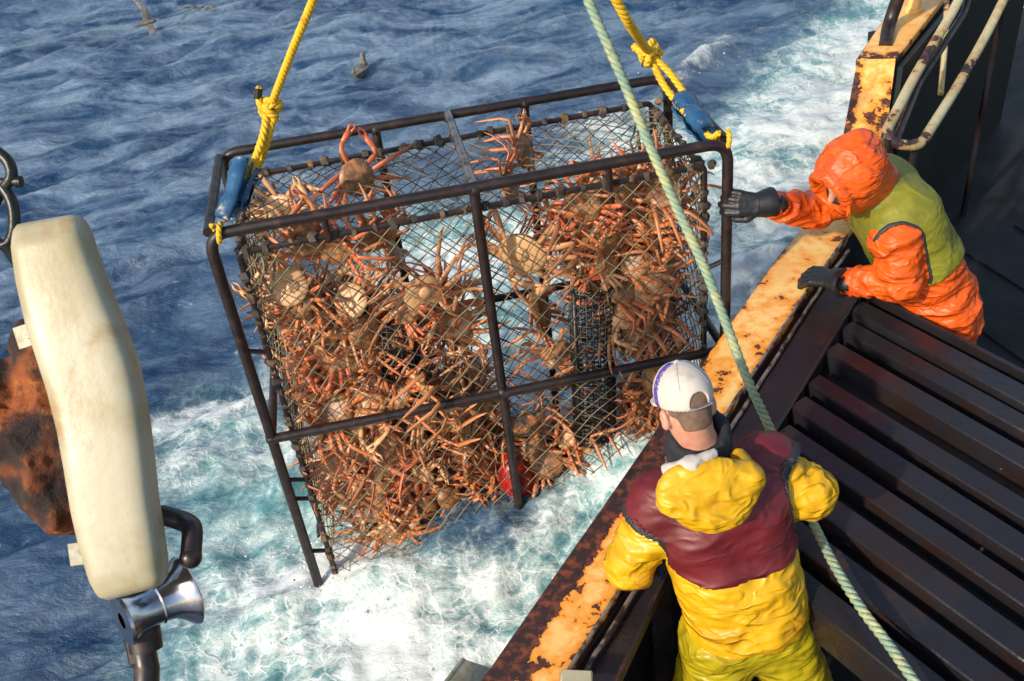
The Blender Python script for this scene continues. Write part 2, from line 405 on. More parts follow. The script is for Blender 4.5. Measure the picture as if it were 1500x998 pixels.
def rustmat(name, paint, stain, rust, dark, amt=0.):
    """flaked paint: attribute 'wear' 0..1 pushes it towards bare rust"""
    m, t, b = newmat(name); co = coord(t)
    wv = attr(t, 'wear')
    n1 = noi(t, co, 7, 8, .62, .4); n2 = noi(t, co, 26, 6, .6); n3 = noi(t, co, 3.2, 5); n4 = noi(t, co, 60, 5, .7)
    v = mth(t, 'ADD', mth(t, 'ADD', mth(t, 'MULTIPLY', n1, .75), mth(t, 'MULTIPLY', n2, .4)), mth(t, 'MULTIPLY', wv, .5))
    v = mth(t, 'ADD', v, mth(t, 'MULTIPLY', mth(t, 'SUBTRACT', noi(t, co, 14, 7, .7, 1.), .5), .35))
    fl = ramp(t, v, .79 - amt, .815 - amt)            # bare rust
    ha = ramp(t, v, .58 - amt, .80 - amt)            # stain halo round it
    c = mix(t, ramp(t, n3, .4, .65), paint, tuple(.55 * a + .45 * s_ for a, s_ in zip(paint, stain)))
    c = mix(t, ha, c, stain)
    c = mix(t, ramp(t, n4, .66, .74), c, rust)
    c2 = mix(t, ramp(t, n2, .45, .65), dark, rust)
    c = mix(t, fl, c, c2); t.links.new(c, b.inputs['Base Color'])
    t.links.new(ramp(t, fl, 0, 1, .42, .6), b.inputs['Roughness'])
    inv = mth(t, 'SUBTRACT', 1., fl); bu = bump(t, b, inv, .6, .004); bump(t, b, n4, .35, .003, bu)
    return m
MT['gunwale'] = rustmat('flaking_yellow_paint', (.80, .54, .19), (.76, .28, .025), (.17, .045, .018), (.03, .013, .012))
MT['cream_rail'] = rustmat('flaking_cream_paint', (.5, .46, .28), (.4, .26, .1), (.09, .03, .02), (.02, .013, .02))
def rustlump():
    m, t, b = newmat('scaling_rust'); co = coord(t)
    c = mix(t, ramp(t, noi(t, co, 9, 7, .65), .38, .62), (.035, .012, .007), (.32, .08, .012)); c = mix(t, ramp(t, noi(t, co, 28, 5), .55, .75), c, (.42, .16, .03))
    c = mix(t, ramp(t, noi(t, co, 4, 3), .44, .58), c, (.02, .010, .008))
    t.links.new(c, b.inputs['Base Color']); b.inputs['Roughness'].default_value = .75; bump(t, b, noi(t, co, 30, 7, .7), .9, .02); return m
MT['rust'] = rustlump()
def crabmat():
    m, t, b = newmat('crab_shell'); co = coord(t, scale=(12, 12, 12))
    oi = t.nodes.new('ShaderNodeObjectInfo'); rn = oi.outputs['Random']; pale = attr(t, 'pale'); car = attr(t, 'carapace')
    n = noi(t, co, 3, 5)
    leg = mix(t, ramp(t, n, .35, .65), (.62, .095, .010), (.46, .15, .035)); leg = mix(t, mth(t, 'MULTIPLY', rn, .7), leg, (.27, .10, .045)); leg = mix(t, ramp(t, rn, .62, .68), leg, (.5, .24, .12)); leg = mix(t, ramp(t, rn, .84, .88), leg, (.5, .07, .02)); leg = mix(t, ramp(t, noi(t, co, 9, 3), .62, .7), leg, (.2, .05, .02))
    und = mix(t, ramp(t, n, .4, .7), (.62, .38, .19), (.52, .23, .09))
    top = mix(t, ramp(t, n, .4, .65), (.16, .08, .035), (.42, .19, .07))
    c = mix(t, car, leg, top); c = mix(t, pale, c, und); t.links.new(c, b.inputs['Base Color'])
    b.inputs['Roughness'].default_value = .36; b.inputs['Specular IOR Level'].default_value = .6
    bump(t, b, noi(t, co, 14, 4), .4, .004); return m
MT['crab'] = crabmat()
def watermat():
    m, t, b = newmat('sea_water'); co = coord(t)
    aer = attr(t, 'aer'); fo = attr(t, 'foam')
    st_ = coord(t, scale=(.75, 1.25, 1))
    nA = noi(t, st_, 2.2, 9, .66, .9); nB = noi(t, co, 9, 8, .7, .8); nC = noi(t, st_, 30, 5, .65, .3)
    v = t.nodes.new('ShaderNodeTexVoronoi'); v.feature = 'DISTANCE_TO_EDGE'; v.inputs['Scale'].default_value = 7.0
    # lacy foam follows warped cells
    wn = t.nodes.new('ShaderNodeTexNoise'); wn.inputs['Scale'].default_value = 3.5; wn.inputs['Detail'].default_value = 5
    t.links.new(co, wn.inputs['Vector'])
    va = t.nodes.new('ShaderNodeVectorMath'); va.operation = 'MULTIPLY_ADD'; va.inputs[1].default_value = (.5, .5, .5)
    t.links.new(wn.outputs['Color'], va.inputs[0]); t.links.new(co, va.inputs[2]); t.links.new(va.outputs[0], v.inputs['Vector'])
    lace = ramp(t, v.outputs['Distance'], .0, .10, 1, 0)
    s = mth(t, 'ADD', mth(t, 'MULTIPLY', nA, .5), mth(t, 'ADD', mth(t, 'MULTIPLY', nB, .36), mth(t, 'MULTIPLY', noi(t, co, 38, 5, .7, .6), .14)))
    body = mix(t, ramp(t, noi(t, co, .7, 4), .35, .65), (.007, .030, .085), (.012, .050, .12))
    a2 = ramp(t, mth(t, 'ADD', mth(t, 'MULTIPLY', aer, .8), mth(t, 'MULTIPLY', mth(t, 'SUBTRACT', s, .5), 1.5)), .05, .95)
    teal = mix(t, ramp(t, s, .38, .62), (.09, .27, .29), (.50, .64, .64))
    sky_mask = mth(t, 'MULTIPLY', attr(t, 'sky_sheen'), ramp(t, noi(t, coord(t, scale=(.55, 1.5, 1)), 1.5, 9, .68, 1.2), .34, .68))
    body = mix(t, sky_mask, body, (.18, .26, .36))  # pale blue-grey mixed into the base colour stands in for reflected sky
    body = mix(t, a2, body, teal)
    fv = mth(t, 'ADD', mth(t, 'ADD', fo, mth(t, 'MULTIPLY', mth(t, 'SUBTRACT', s, .5), 3.2)), mth(t, 'MULTIPLY', mth(t, 'MULTIPLY', lace, aer), .34))
    ff = mth(t, 'POWER', ramp(t, fv, .34, 1.12), 1.15)
    c = mix(t, mth(t, 'MULTIPLY', ff, .93), body, (.62, .68, .69)); t.links.new(c, b.inputs['Base Color'])
    t.links.new(ramp(t, ff, 0, .7, .07, .55), b.inputs['Roughness']); b.inputs['IOR'].default_value = 1.33
    b.inputs['Specular IOR Level'].default_value = .62
    mpw = t.nodes.new('ShaderNodeMapping'); mpw.inputs['Rotation'].default_value = (0, 0, math.radians(-22)); mpw.inputs['Scale'].default_value = (.8, 1.5, 1); t.links.new(co, mpw.inputs[0])
    r1 = mth(t, 'ABSOLUTE', mth(t, 'SUBTRACT', noi(t, mpw.outputs[0], 3.6, 6, .56, .5), .5), 0)
    rip = mth(t, 'MULTIPLY', mth(t, 'ADD', mth(t, 'MULTIPLY', r1, -1.5), mth(t, 'MULTIPLY', noi(t, mpw.outputs[0], 16, 6, .65, .2), .42)), mth(t, 'SUBTRACT', 1., mth(t, 'MULTIPLY', a2, .6)))
    b1 = bump(t, b, rip, .8, .045); bump(t, b, mth(t, 'ADD', mth(t, 'ADD', nB, mth(t, 'MULTIPLY', ff, .6)), mth(t, 'MULTIPLY', nC, .25)), .38, .022, b1); return m
MT['water'] = watermat()
# ================================================================== SETTING: the sea
def axis_steps(lo_far, lo, hi, hi_far, f):
    v = [lo]
    while v[-1] < hi: v.append(v[-1] + f(v[-1]))
    s = f(v[-1])
    while v[-1] < hi_far: s *= 1.18; v.append(v[-1] + s)
    u = [lo]; s = f(lo)
    while u[-1] > lo_far: s *= 1.18; u.append(u[-1] - s)
    return np.array(u[:0:-1] + v)
YS = axis_steps(-200, 1.3, 16.5, 900, lambda y: .017 + .0034 * max(0, y - 2))
XS = axis_steps(-600, -7.6, 5.2, 600, lambda x: .019 + .0042 * abs(x))
GX, GY = np.meshgrid(XS, YS, indexing='xy')
def polyW(pts): return np.array([R(px, py, z=WATER)[:2] for px, py in pts])
def polymask(poly, soft):
    P = np.stack([GX, GY], -1); ins = np.zeros(GX.shape, bool); d = np.full(GX.shape, 1e9)
    n = len(poly)
    for i in range(n):
        a, b = poly[i], poly[(i + 1) % n]; e = b - a
        t = np.clip(((P - a) @ e) / (e @ e), 0, 1); q = P - a - t[..., None] * e; d = np.minimum(d, np.hypot(q[..., 0], q[..., 1]))
        c = (a[1] > GY) != (b[1] > GY); xx = a[0] + (GY - a[1]) * (b[0] - a[0]) / (b[1] - a[1] + 1e-12); ins ^= c & (GX < xx)
    return np.clip(.5 + np.where(ins, d, -d) / soft * .5, 0, 1)
def blobmask(px, py, rx, ry, ang=0):
    """soft patch on the water: centre pixel, radii in metres, angle of its long side"""
    c = R(px, py, z=WATER)[:2]; a = math.radians(ang); dx, dy = GX - c[0], GY - c[1]
    u = dx * math.cos(a) + dy * math.sin(a); v_ = -dx * math.sin(a) + dy * math.cos(a)
    return np.exp(-((u / rx) ** 2 + (v_ / ry) ** 2))
wake = polymask(polyW([(1420, -60), (1290, -10), (1200, 45), (1140, 95), (1090, 150), (1060, 190), (960, 180), (860, 200), (760, 300), (560, 310), (520, 400), (470, 480), (400, 560), (300, 590), (240, 640), (240, 760), (205, 860), (190, 998), (190, 1200), (1500, 1200), (1700, 300)]), .45)
white = polymask(polyW([(1420, -40), (1290, 20), (1210, 90), (1130, 150), (1080, 230), (1060, 330), (1060, 520), (1300, 520), (1700, 200)]), .5)
P2 = np.stack([GX, GY, 0 * GX], -1)
wob = fbm(P2 * 1.3 + 5, 4)
teal_hole = np.clip(1.3 * blobmask(720, 800, .42, .30, 10) + blobmask(640, 770, .4, .2, 0) + .7 * blobmask(430, 600, .25, .2), 0, 1)
aer = np.clip(1.1 * wake - .75 * teal_hole + .55 * white + .35 * wob * wake, 0, 1)
foam = (.40 * wake + .50 * white
        + .62 * blobmask(1020, 110, .75, .16, 52) + .45 * blobmask(1050, 70, .6, .2, 55)
        + .42 * blobmask(290, 612, .38, .16, 15) + .3 * blobmask(350, 600, .3, .14, 10) + .35 * blobmask(260, 690, .35, .12, 60)
        + .55 * blobmask(185, 283, .42, .10, 22) + .45 * blobmask(262, 275, .3, .08, 22)
        + .42 * blobmask(225, 390, .35, .2, 0) + .45 * blobmask(700, 370, .8, .3, 10) + .35 * blobmask(860, 230, .6, .5, 0) + .5 * blobmask(830, 190, .5, .25, 20)
        + .25 * blobmask(150, 260, .6, .14, 24) + .22 * blobmask(440, 130, .6, .12, 15)
        + .10 * polymask(polyW([(330, 900), (470, 850), (600, 850), (760, 870), (860, 760), (960, 640), (960, 1100), (300, 1100)]), .25) + .10 * blobmask(640, 890, .6, .12, 10)
        + .4 * blobmask(120, 130, .25, .05, 22) + .4 * blobmask(700, 60, .3, .06, 20) + .35 * blobmask(330, 200, .3, .05, 22) + .35 * blobmask(220, 470, .2, .06, 15) + .4 * blobmask(860, 55, .3, .06, 25) + .35 * blobmask(270, 420, .25, .07, 10)
        + .12 * blobmask(560, 900, .5, .2, 5) + .40 * blobmask(440, 860, .25, .10, 5) + .18 * blobmask(640, 960, .4, .2, 0) + .25 * blobmask(740, 890, .35, .08, 0)
        + .42 * blobmask(900, 700, .5, .18, 50) + .3 * blobmask(560, 960, .5, .2) + .5 * blobmask(560, 825, .45, .09, 12) + .4 * blobmask(500, 850, .25, .09, 5) + .35 * blobmask(690, 745, .35, .06, 10)
        + .2 * blobmask(560, 590, .8, .5) - .25 * blobmask(340, 760, .5, .35) - .30 * teal_hole + .30 * fbm(P2 * (1.6, 3.2, 1) + 40, 3, True) * wake + .14 * wob)
foam += .16 * blobmask(60, 900, .6, .6) + .10 * blobmask(340, 520, 1.2, .7)
sky_sheen = np.clip(.45 + .3 * blobmask(60, 240, 2.5, 2.5) + 1.0 * blobmask(120, 180, 3.2, 2.6, 0) + .6 * blobmask(420, 60, 4, 2.5) + .5 * blobmask(560, 140, 3, 1.2), 0, 1) * (1 - .8 * wake)  # where the sky's reflection is painted into the water colour, weakest in the wake
churn = np.clip(wake, 0, 1) * np.clip(foam * 1.6 + .25, 0, 1)
Q = np.stack([GX * .82 + GY * .57, -GX * .5 + GY * 1.0, 0 * GX], -1)       # crests run up to the right
warp = Q + .35 * np.stack([fbm(P2 * .5 + 3, 2), fbm(P2 * .5 + 9, 2), 0 * GX], -1)
H = .12 * fbm(warp * (.45, .9, 1), 2) + .085 * fbm(warp * (.6, 2.0, 1) + 7, 3, True) + .05 * fbm(warp * (1.5, 5.2, 1) + 13, 4, True) + .012 * fbm(warp * (6, 12, 1), 3, True)
H *= (1 - .35 * wake)
H += churn * (.085 * fbm(P2 * 2.2 + 21, 4) + .022 * fbm(P2 * 7 + 2, 3, True)) + .14 * blobmask(1020, 110, .7, .18, 52) + .05 * blobmask(185, 283, .4, .12, 22)
H += .36 * np.exp(-(((GX - .75) / .85) ** 2 + ((GY - 3.55) / .42) ** 2)) + .10 * blobmask(560, 880, .5, .18, 5) + .20 * np.exp(-(((GX + .25) / .75) ** 2 + ((GY - 3.45) / .38) ** 2)) * (1 + .5 * fbm(P2 * 3.5 + 4, 3))
far = np.clip((np.hypot(GX, GY) - 18) / 20, 0, 1); H *= (1 - far)
ny, nx = GX.shape
V = np.stack([GX, GY, WATER + H], -1).reshape(-1, 3)
ii = (np.arange(ny - 1)[:, None] * nx + np.arange(nx - 1)).ravel()
sea = mkobj('sea', V, np.stack([ii, ii + 1, ii + nx + 1, ii + nx], 1), MT['water'], attrs={'aer': aer.ravel(), 'foam': foam.ravel(), 'sky_sheen': sky_sheen.ravel()})
tag(sea, 'dark blue choppy sea with a white churned wake along the boat', kind='structure')
def sea_h(x, y):
    i = np.clip(np.searchsorted(YS, y), 1, ny - 1); j = np.clip(np.searchsorted(XS, x), 1, nx - 1); return WATER + H[i, j]
# ================================================================== THE BOAT
boat = empty('fishing_boat', (1.8, 3.4, DECK), 'steel crab boat with flaking yellow gunwale and wet black deck', 'boat')
GD = A(.632, .775, 0); GD /= np.linalg.norm(GD); GN = A(-GD[1], GD[0], 0)           # along the rail, and outboard
def wear_grid(name, rows, mat, parent, wear, thick=None):
    """sheet between polylines (rows of equal length); wear per vertex"""
    r = np.array(rows); m, n = r.shape[:2]
    F = [(i * n + j, i * n + j + 1, (i + 1) * n + j + 1, (i + 1) * n + j) for i in range(m - 1) for j in range(n - 1)]
    return mkobj(name, r.reshape(-1, 3), F, mat, parent, True, {'wear': np.asarray(wear).ravel()})
def plate(name, ring_in, ring_out, t, mat, parent, wear):
    """thick plate whose top spans ring_in..ring_out (polylines)"""
    a, b = resample(ring_in, 1), np.asarray(ring_out); n = 90
    def rs(P):
        P = np.asarray(P, float); L = np.r_[0, np.cumsum(np.linalg.norm(np.diff(P, axis=0), axis=1))]; s = np.linspace(0, L[-1], n)
        return np.stack([np.interp(s, L, P[:, k]) for k in range(3)], 1)
    a, b = rs(ring_in), rs(ring_out); rows = []; w_ = []
    d = A(0, 0, -t); e = .006
    for k, q in enumerate(np.linspace(0, 1, 8)):
        r = a * (1 - q) + b * q; rows.append(r); w_.append(np.array([wear(s, q) for s in np.linspace(0, 1, n)]))
    out = (b - a) / np.linalg.norm(b - a, axis=1)[:, None]
    rows = [a - out * e + d, a - out * e - A(0, 0, e)] + rows + [b + out * e - A(0, 0, e), b + out * e + d]
    w_ = [w_[0] + .2, w_[0] + .2] + w_ + [w_[-1] + .4, w_[-1] + .5]
    return wear_grid(name, rows, mat, parent, w_)
g_out = [R(640, 1095, z=GUN), R(705, 1000, z=GUN), R(928, 680, z=GUN), R(1040, 517, z=GUN), R(1144, 372, z=GUN), R(1187, 322, z=GUN), R(1222, 268, z=GUN), R(1236, 215, z=GUN)]
g_in = [R(765, 1095, z=GUN), R(828, 985, z=GUN), R(968, 762, z=GUN), R(1055, 616, z=GUN), R(1181, 424, z=GUN), R(1232, 355, z=GUN), R(1290, 262, z=GUN), R(1300, 225, z=GUN)]
def gwear(s, q):
    low = np.clip((.52 - s) / .28, 0, 1); edge = np.clip((q - .35 - .25 * math.sin(9 * s)) / .5, 0, 1)
    return .17 + .10 * math.sin(31 * s) * math.sin(12 * q + 3) + low * edge * 1.35 + .16 * low + .22 * max(0, q - .86) / .14 + .10 * max(0, .10 - q) / .1
g = plate('gunwale_cap', g_in[:6] and g_in, g_out, .05, MT['gunwale'], boat, gwear)
g['label'] = 'flat gunwale cap with flaking yellow paint and brown rust'
# risen length of the rail: sloping face and upper cap
zt = GUN + .42
s0o, s0i = R(1222, 268, z=GUN), R(1290, 262, z=GUN)
s1o = R(1256, 87, z=zt); s1i = R(1312, 86, z=zt)
def rs2(a, b, n=14): return [a + (b - a) * t for t in np.linspace(0, 1, n)]
rows = [[(1 - q) * x + q * y for x, y in zip(rs2(s0i, s1i), rs2(s0o, s1o))] for q in np.linspace(0, 1, 8)]
sw = [[.34 + .3 * q * (q > .8) + .12 * math.sin(5 * t) for t in np.linspace(0, 1, 14)] for q in np.linspace(0, 1, 8)]
o = wear_grid('sloping_rail_plate', rows, MT['gunwale'], boat, sw); o['label'] = 'steep orange stained plate where the rail steps up'
u1o, u1i = R(1400, -110, z=zt), R(1500, -110, z=zt)
o = plate('upper_rail_cap', [s1i + A(0, .0, .003), R(1386, -10, z=zt), u1i], [s1o + A(0, 0, .003), R(1322, -10, z=zt), u1o], .04, MT['gunwale'], boat, lambda s, q: .06 + .5 * max(0, q - .85) + .45 * max(0, .12 - s) / .12)
# dark edge angle running along the inside of the gunwale
mb = MB()
for off, zz, r in ((.006, .001, .007), (.04, -.035, .008)):
    P = resample(g_in[:6], .05) - GN * off + A(0, 0, zz); P = np.array([p + A(*(RNG.normal(0, .0012, 3))) for p in P]); mb.tube(P, r, 6)
mb.build('rail_edge_angle', MT['worn_edge'], boat)
def wall(name, top, z0, th, mat, n_=None, drop=.03):
    mb = MB(); P = [np.asarray(p, float) for p in top]
    for a, b in zip(P[:-1], P[1:]):
        t, s_, u = frame(b - a); s_ = s_ * th / 2
        q = [A(a[0], a[1], z0), A(b[0], b[1], z0), b - A(0, 0, drop), a - A(0, 0, drop)]
        mb.prism([p - s_ for p in q], 2 * s_)
    return mb.build(name, mat, boat, smooth=False)
mid = [(a * .3 + b * .7) for a, b in zip(g_in, g_out)]
wall('hull_side', [mid[0] - GD * 2.5] + mid[:-1], WATER - 1.2, .05, MT['hull'], drop=.055)
wall('bulwark_inside', [g_in[0] - GD * 2.5 - GN * .02] + [p - GN * .0 for p in g_in[:7]], DECK + .002, .02, MT['black_steel'], drop=.055)
wall('upper_bulwark', [s0i + A(.02, 0, 0), s1i + A(.03, 0, 0), R(1400, -10, z=zt), R(1520, -110, z=zt)], DECK + .004, .03, MT['green_paint'], drop=.05)
wall('upper_hull_side', [s0o + A(.05, 0, 0), s1o + A(.05, 0, 0), R(1330, -10, z=zt), R(1410, -110, z=zt) + A(.06, 0, 0)], WATER - 1.2, .03, MT['hull'], drop=.05)
mb = MB()
dk = [A(*(g_in[0] - GD * 3)[:2], DECK)] + [A(p[0], p[1], DECK) for p in g_in[:7]] + [A(*s1i[:2], DECK), A(3.6, 8.5, DECK), A(9, 8.5, DECK), A(9, -2.5, DECK)]
mb.prism(dk, A(0, 0, -.06)); mb.build('deck', MT['deck'], boat, smooth=False)
mb = MB()
for k in range(5): mb.tube([A(2.2 + .55 * k, 5.6 - .2 * k, DECK + .004), A(3.8 + .55 * k, .6, DECK + .004)], .006, 4)
mb.build('deck_weld_seam', MT['black_steel'], boat)
# handrails beside the upper bulwark
def tubepx(name, pts, r, mat, parent, wearv=.3, bend=.06):
    P = resample(bendpath([R(a, b, Z=z) for a, b, z in pts], bend), .02); mb = MB(); mb.tube(P, r, 12)
    wv = [wearv + .25 * math.sin(7 * i * .02 + r * 50) for i in range(len(P)) for _ in range(12)]
    return mb.build(name, mat, parent, attrs={'wear': np.array(wv)})
hr = empty('handrail', R(1330, 210, Z=5.0), 'cream painted pipe handrail flaking to rust inside the raised bulwark', 'handrail')
rl_ = tubepx('rail_pipe', [(1430, -60, 5.7), (1403, 5, 5.5), (1338, 115, 5.1), (1292, 205, 4.75), (1345, 218, 4.78), (1402, 128, 5.2), (1448, 45, 5.55), (1480, -20, 5.8)], .026, MT['cream_rail'], hr, .26, .16)
tubepx('rail_pipe', [(1434, -60, 5.75), (1412, 20, 5.55), (1346, 122, 5.16), (1310, 212, 4.8), (1306, 240, 5.1)], .02, MT['cage'], hr, .3)
tubepx('post', [(1388, -30, 5.75), (1385, 60, 5.6), (1378, 138, 5.5)], .016, MT['cream_rail'], hr, .22)
mb = MB(); mb.tube([R(1342, 206, Z=4.8), A(*R(1342, 206, Z=4.8)[:2], DECK)], .02, 10); mb.build('support_leg', MT['black_steel'], hr); mb = MB(); mb.tube([R(1302, 204, Z=4.75), A(*R(1302, 204, Z=4.75)[:2], DECK)], .02, 10); mb.build('support_leg', MT['black_steel'], hr); mb = MB()
mb.tube([R(1470, 0, Z=5.7), A(*R(1470, 0, Z=5.7)[:2], DECK)], .02, 10); mb.build('support_leg', MT['black_steel'], hr)
# curved brown pipe and yellow post standing on the upper rail cap
pp = resample(bendpath([R(1297, 68, z=zt), R(1302, 35, Z=5.55), R(1318, -8, Z=5.45), R(1330, -60, Z=5.3)], .2), .03); mb = MB(); mb.tube(pp, .036, 14)
o = mb.build('curved_pipe', MT['cage']); tag(o, 'thick brown curved pipe standing on the raised rail cap', 'pipe')
bs = R(1338, 16, z=zt); mb = MB(); mb.lathe(bs, A(0, 0, 1), [(0, .001), (0, .05), (.015, .05), (.02, .036), (.5, .034), (.52, .02), (.52, .001)], 18)
o = mb.build('yellow_post', MT['gunwale'], attrs={'wear': np.full(18 * 7, .05)}); tag(o, 'short yellow post on the raised rail cap, at the top edge', 'post')
# small grey fitting outboard at the very bottom of the frame
mb = MB(); p0 = R(716, 985, z=GUN - .03); mb.prism([p0 + GN * .10 + A(0, 0, 0), p0 + GN * .10 - GD * .22, p0 - GN * .02 - GD * .22, p0 - GN * .02 + GD * .02], A(0, 0, -.02))
mb.tube([p0 + GN * .1, p0 + GN * .1 - GD * .22], .008, 6)
o = mb.build('fairlead_plate', MT['zinc']); tag(o, 'small grey metal plate outside the gunwale at the bottom edge', 'metal plate')
mb = MB(); mb.beam(R(822, 994, z=GUN + .03), R(868, 996, z=GUN + .03), .05, .03)
o = mb.build('cream_block', MT['pad']); tag(o, 'small cream plastic block at the gunwale\'s inner edge, bottom of the photo', 'block')
# ================================================================== pot launcher (ribbed black steel table)
LZ = -2.80; BD = A(.5, -.866, 0); BN = A(.866, .5, 0)
E0, E1 = R(1130, 640, z=LZ), R(1245, 455, z=LZ); ED = (E1 - E0) / np.linalg.norm(E1 - E0)
la = empty('pot_launcher', (1.6, 2.6, DECK), 'black steel pot launcher rack with long parallel beams behind the gunwale', 'launcher')
q0 = R(1056, 622, z=LZ); q1 = R(1181, 434, z=LZ)
mb = MB(); mb.prism([q0 - ED * .62, q1 + ED * .10, E1 + ED * .12, E0 - ED * .50], A(0, 0, -.03)); mb.build('edge_plate', MT['plate_steel'], la, smooth=False)
mb = MB(); mb.beam(E0 - ED * .5 + A(0, 0, .002), E1 + ED * .1 + A(0, 0, .002), .018, .02); mb.build('edge_rib', MT['black_steel'], la)
def e_at(n):  # point on the inner edge line with BN.p = n
    return E0 + ED * ((n - np.dot(E0, BN)) / np.dot(ED, BN))
tops = [3.12, 2.985, 2.815, 2.612, 2.46, 2.30, 2.125, 1.96, 1.80]; wid = [.10, .085, .09, .09, .10, .09, .10, .10, .10]
for i, (n_, w_) in enumerate(zip(tops, wid)):
    a = e_at(n_) + BD * .03; L = 2.3; c = A(0, 0, -.055 - (.012 if i % 2 else 0)); mid_ = -BN * w_ / 2
    mb = MB(); mb.box(a + BD * L / 2 + mid_ + c, BD * L / 2, BN * w_ / 2, A(0, 0, .055)); 
    mb.build('crossbeam', MT['black_steel'], la)
mb = MB(); fl = [e_at(3.16), e_at(1.72), e_at(1.72) + BD * 2.35, e_at(3.16) + BD * 2.35]; mb.prism([p + A(0, 0, -.10) for p in fl], A(0, 0, -.02)); mb.build('back_plate', MT['black_steel'], la, smooth=False)
mb = MB(); mb.beam(e_at(3.19) + A(0, 0, -.06), e_at(3.19) + BD * 2.35 + A(0, 0, -.06), .02, .12); mb.beam(e_at(1.71) + A(0, 0, -.10) + BD * .3, e_at(1.71) + BD * 2.35 + A(0, 0, -.10), .02, .12); mb.build('side_channel', MT['black_steel'], la)
mb = MB()
for (n_, s, L) in ((2.88, .02, 1.9), (2.39, .12, .45), (2.05, .5, .6), (2.22, 1.0, .7), (1.88, .25, .8)):
    a = e_at(n_) + BD * s + A(0, 0, -.085); mb.tube([a, a + BD * L], .009, 8)
mb.build('loose_rod', MT['plate_steel'], la)
mb = MB()
for (px, py) in ((1420, 822), (1466, 688), (1240, 462)):
    a = R(px, py, z=LZ - .07); mb.tube([a, a + BN * .07 + A(0, 0, .01)], .006, 8)
mb.build('short_pin', MT['worn_edge'], la)
mb = MB()
for p in (e_at(2.9) + BD * .4, e_at(1.95) + BD * .9, e_at(2.9) + BD * 2.0, e_at(1.95) + BD * 2.1): mb = MB(); mb.beam(A(p[0], p[1], LZ - .16), A(p[0], p[1], DECK), .09, .09, up=(1, 0, 0)); mb.build('support_leg', MT['black_steel'], la)
# second, lower steel arm left of the man in yellow
ar = empty('steel_trough', (.15, 1.95, DECK), 'dark steel trough along the gunwale left of the man in yellow', 'trough')
a0, a1 = R(838, 996, z=LZ - .02), R(975, 790, z=LZ - .02); b0, b1 = R(935, 1000, z=LZ - .02), R(992, 815, z=LZ - .02)
mb = MB(); mb.prism([a0 - GD * .5, a1, b1, b0 - GD * .5], A(0, 0, -.02)); mb.build('trough_floor', MT['black_steel'], ar, smooth=False)
mb = MB(); mb.beam(b0 - GD * .5 + A(0, 0, .01), b1 + A(0, 0, .01), .014, .05); mb.beam(a0 - GD * .5 + A(0, 0, .01), a1 + A(0, 0, .01), .014, .05); mb.build('side_flange', MT['plate_steel'], ar)
mb = MB(); c0 = (a0 + b0) / 2; c1 = (a1 + b1) / 2; mb.tube([c1 + A(.03, 0, .01), c1 * .45 + c0 * .55 + A(.03, 0, .01)], .004, 6); mb.build('bright_edge', MT['worn_edge'], ar)
mb = MB(); mb.beam(A(c0[0], c0[1], LZ - .04), A(c0[0], c0[1], DECK), .08, .08, up=(1, 0, 0)); mb.beam(A(c1[0], c1[1], LZ - .04) - GD * .1, A(c1[0], c1[1], DECK) - GD * .1, .08, .08, up=(1, 0, 0)); mb.build('support_leg', MT['black_steel'], ar)
# ================================================================== THE CRAB POT
pot = empty('crab_pot', CL(0, .4, -CH), 'large square steel crab pot in netting, full of crabs, hanging half out of the sea', 'crab pot')
def bar(name, pts, r, mat='cage', bend=.0, k=12, **kw):
    P = [CL(*p) for p in pts]
    if bend: P = bendpath(P, bend, 8)
    P = resample(P, .05) if not bend else P
    mb = MB(); mb.tube(P, r, k); return mb.build(name, MT[mat], pot)
W_, T_, H_ = CW, CT, CH
bar('front_hoop', [(-W_, 0, -H_ - .03), (-W_, 0, 0), (W_, 0, 0), (W_, 0, -H_)], .0235, bend=.09)
bar('back_hoop', [(-W_, T_, -H_), (-W_, T_, 0), (W_, T_, 0), (W_, T_, -H_)], .0225, bend=.09)
bar('front_post', [(.0, .004, 0), (.0, .004, -1.0)], .0225); bar('front_post', [(.0, .004, -1.03), (.0, .004, -H_)], .0225)
bar('middle_rail', [(-W_, -.004, -1.03), (W_, -.004, -1.03)], .0225); bar('middle_rail', [(-W_, T_, -1.03), (W_, T_, -1.03)], .02)
bar('bottom_rail', [(-W_, 0, -H_), (W_, 0, -H_)], .0225); bar('bottom_rail', [(-W_, T_, -H_), (W_, T_, -H_)], .0225)
bar('back_post', [(-.34, T_, 0), (-.34, T_, -H_)], .02); bar('back_post', [(.36, T_, 0), (.36, T_, -H_)], .02)
bar('top_crossbar', [(0, 0, .008), (0, T_, .008)], .02, 'bright_bar')
for sx in (-1, 1):
    for zz in (0., -1.03, -H_): bar('side_rail', [(sx * (W_ - .0), .03, zz - .004), (sx * (W_ - .0), T_ - .03, zz - .004)], .02)
I = .10; iw = W_ - .09
def inner(yy):
    return [(-iw, yy, -H_ + .05), (-iw, yy, -.115), (iw, yy, -.10), (iw, yy, -H_ + .05)]
bar('inner_rod', inner(.03), .0135, bend=.03, k=8); bar('inner_rod', inner(T_ - .03), .0135, bend=.03, k=8)
for sx in (-1, 1): bar('inner_rod', [(sx * iw, .03, -.12), (sx * iw, T_ - .03, -.12)], .012, k=8)
mb = MB()
for zz in (-1.28, -1.40, -.55, -1.75):
    for sx in (-1, 1): mb = MB(); mb.tube([CL(sx * W_, .0, zz), CL(sx * iw, .03, zz - .05)], .011, 8); mb.build('short_brace', MT['cage'], pot)
mb = MB()
for x, yy in ((-.34, T_), (.36, T_), (0, 0), (-.6, 0), (.55, 0)): mb = MB(); mb.tube([CL(x, yy, 0), CL(x, yy, -.12)], .014, 8); mb.build('short_brace', MT['cage'], pot)
